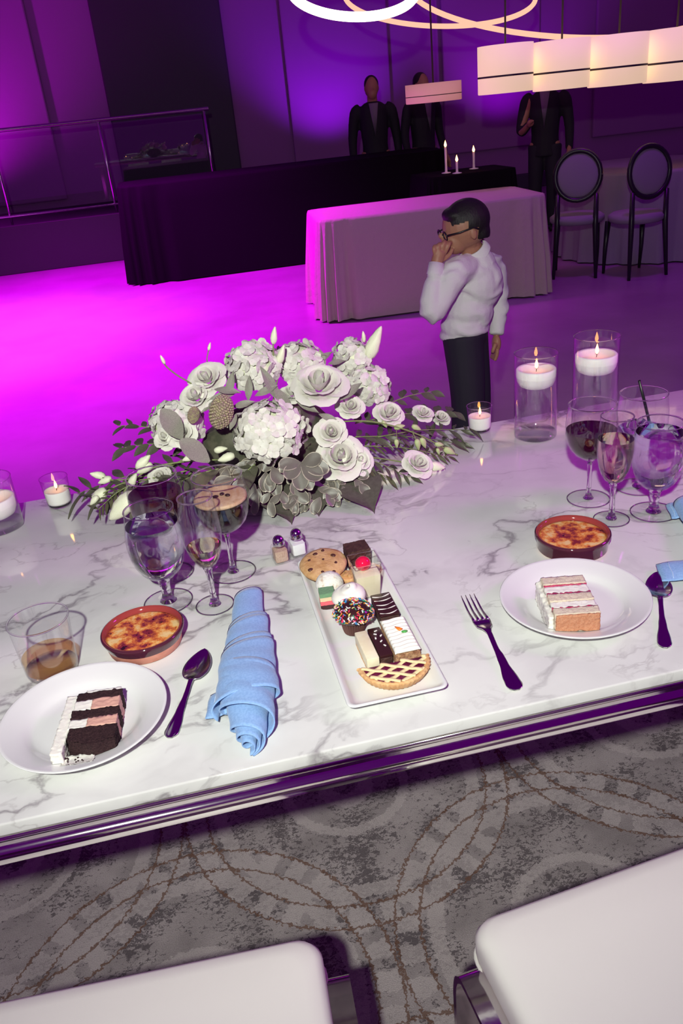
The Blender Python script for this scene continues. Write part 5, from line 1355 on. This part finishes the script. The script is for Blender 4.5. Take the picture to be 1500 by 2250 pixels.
def louis(label, x, y, rz):
    t = thing('dining_chair', label, 'chair', (x, y, 0.004), rz, 'oval back chairs')
    b = MB(); b.tube([(0.175 * math.cos(a * PI / 16), 0.0, 0.80 + 0.185 * math.sin(a * PI / 16)) for a in range(33)], 0.020, 8, cap=False); b.build('back_frame', M['black_plastic'], t, loc=(0, -0.22, 0), rot=(-0.1, 0, 0))
    b = MB(); b.ball((0, 0, 0.80), (0.160, 0.022, 0.170), 24, 12); b.build('back_pad', M['lilac_cloth'], t, loc=(0, -0.22, 0), rot=(-0.1, 0, 0))
    b = MB(); b.lathe([(0.0, 0.42), (0.20, 0.42), (0.22, 0.44), (0.22, 0.47), (0.19, 0.49), (0.0, 0.50)], 28); b.build('seat', M['lilac_cloth'], t)
    for s in (-1, 1):
        b = MB(); b.tube([(s * 0.16, 0.15, 0.42), (s * 0.17, 0.16, 0.2), (s * 0.17, 0.17, 0)], [0.024, 0.018, 0.012], 8); b.build('leg', M['black_plastic'], t)
        b = MB(); b.tube([(s * 0.15, -0.16, 0.66), (s * 0.15, -0.17, 0.42), (s * 0.17, -0.21, 0)], [0.018, 0.022, 0.013], 8); b.build('leg', M['black_plastic'], t)
    return t
p = at(1436, 354, 6.15); louis('oval backed chair at the guest table, at the right edge', p.x, p.y + 0.20, 0.05)
p = at(1297, 368, 6.45); louis('oval backed chair at the guest table, left of the other one', p.x, p.y + 0.20, -0.5)
def far_candle(px, py, Y, zt, label):
    c = at(px, py, Y)
    v = thing('table_candle', label, 'candle', (c.x, Y, zt), 0, 'candles on far tables')
    h = max(c.z - zt - 0.02, 0.05)
    b = MB(); b.lathe([(0.0, 0.0), (0.045, 0.0), (0.045, 0.006), (0.012, 0.012), (0.011, h * 0.3), (0.011, h), (0.0, h)], 18); b.build('candle', M['wax'], v)
    b = MB(); b.lathe([(0.0, 0.0), (0.010, 0.006), (0.013, 0.018), (0.009, 0.034), (0.0, 0.060)], 12); b.build('flame', M['flame'], v, loc=(0, 0, h))
    return v
far_candle(1422, 396, 6.85, 0.749, 'lit candle on the round guest table')
far_candle(1455, 400, 6.95, 0.749, 'second lit candle on the guest table, nearer the right edge')
bt = at(1000, 380, 7.5)
draped('bar_table', 'dark draped table carrying three small orange candles', 'table', at(1015, 380, 8.25).x, 8.25, 0.9, 0.6, 0.78, 'black_cloth')
for px, py, yy, s in ((978, 318, 8.20, 'leftmost tall orange candle on the dark draped table'), (1040, 329, 8.30, 'rightmost tall orange candle on the dark draped table'), (1003, 350, 8.05, 'shortest orange candle on the dark draped table')):
    far_candle(px, py, yy, 0.786, s)

# ---------------------------------------------------------------- lamps of the ballroom, and added shapes along their light trails
def drum(label, px0, px1, py0, py1, Y, mt='shade', group='drum pendant lamps'):
    a, b_, c = at(px0, (py0 + py1) / 2, Y), at(px1, (py0 + py1) / 2, Y), at((px0 + px1) / 2, py1, Y)
    t_ = at((px0 + px1) / 2, py0, Y); r = (b_ - a).length / 2; h = t_.z - c.z
    t = thing('drum_lamp', label, 'lamp', ((a.x + b_.x) / 2, Y, c.z), 0, group)
    bb = MB(); bb.lathe([(r * 0.98, 0), (r, 0.004), (r, h * 0.5), (r, h), (r * 0.985, h), (r * 0.985, 0.004)], 48); bb.build('shade', M[mt], t, label='glowing cream fabric shade' if mt == 'shade' else 'dim rosy fabric shade')
    bb = MB(); bb.lathe([(0.0, 0.03), (r * 0.97, 0.03), (r * 0.97, 0.036), (0.0, 0.036)], 48); bb.build('diffuser', M[mt], t)
    bb = MB(); bb.lathe([(r * 1.003, h * 0.34), (r * 1.006, h * 0.345), (r * 1.006, h * 0.375), (r * 1.003, h * 0.38)], 48); bb.build('trim_band', M['cord'], t)
    bb = MB(); bb.tube([(0, 0, 0.036), (0, 0, 6.0 - c.z)], 0.008, 8); bb.build('cord', M['cord'], t)
    return t
drum('leftmost cream drum lamp of the row at the upper right', 1053, 1166, 98, 204, 6.7)  # a single smeared lamp, repeated as a row to fill its light trail
drum('added second cream drum lamp along the light trail at the upper right', 1176, 1289, 88, 196, 6.7)
drum('added third cream drum lamp along the light trail at the upper right', 1299, 1414, 76, 187, 6.7)
drum('added cream drum lamp ending the light trail, cut by the right edge of the picture', 1424, 1540, 62, 177, 6.7)
drum('small dim rosy drum lamp left of the cream row', 893, 1010, 182, 224, 7.8, 'shade_pink', None)
def trail_ring(label, cx, cy, rx, ry, Y, r, mt):
    # made-up glowing ring, sized and tilted to trace a smeared light trail
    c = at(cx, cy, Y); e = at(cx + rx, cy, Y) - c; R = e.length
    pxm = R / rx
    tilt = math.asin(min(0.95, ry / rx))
    t = thing('light_trail_ring', label, 'lamp', c, 0)
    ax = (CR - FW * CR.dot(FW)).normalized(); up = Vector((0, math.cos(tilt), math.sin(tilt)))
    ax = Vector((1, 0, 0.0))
    bb = MB(); bb.tube([ax * (R * math.cos(a * PI / 40)) + up * (R * math.sin(a * PI / 40)) for a in range(81)], r, 10, cap=False); bb.build('trail_tube', M[mt], t)
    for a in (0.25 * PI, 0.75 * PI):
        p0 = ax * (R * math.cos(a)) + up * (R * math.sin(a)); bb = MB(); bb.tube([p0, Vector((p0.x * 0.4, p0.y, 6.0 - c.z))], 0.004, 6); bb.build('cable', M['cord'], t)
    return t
trail_ring('bright white added ring tracing a lamp light trail at the top centre', 775, -30, 135, 66, 6.5, 0.030, 'white_trail')
trail_ring('thin warm added ring tracing a light trail right of the bright white one', 965, -14, 195, 72, 9.0, 0.022, 'warm_trail')
trail_ring('wide warm added ring tracing a light trail above the cream drum lamps', 1240, -36, 310, 112, 10.0, 0.026, 'warm_trail')

# ---------------------------------------------------------------- stage with a railing on the far left
st = thing('stage', 'low black stage with a steel and glass railing, far left', 'stage', (-2.5, 11.4, 0.004))
b = MB(); b.rbox(-5.5, 4.2, -0.6, 1.2, 0, 0.55, 0.01, 2); b.build('platform', M['stage'], st, smooth=False)
def rail(p0, p1, r): 
    b = MB(); b.tube([p0, p1], r, 8); return b
rail((-5.4, -0.5, 1.56), (3.3, -0.5, 1.56), 0.022).build('handrail', M['rail'], st)
rail((-5.4, -0.5, 0.64), (3.3, -0.5, 0.64), 0.016).build('bottom_rail', M['rail'], st)
for i in range(8):
    x = -5.3 + i * 1.22
    rail((x, -0.5, 0.55), (x, -0.5, 1.56), 0.014).build('post', M['rail'], st)
    if i < 7:
        b = MB(); b.box(x + 0.03, x + 1.19, -0.505, -0.495, 0.68, 1.52); b.build('glass_panel', M['glass'], st, smooth=False)
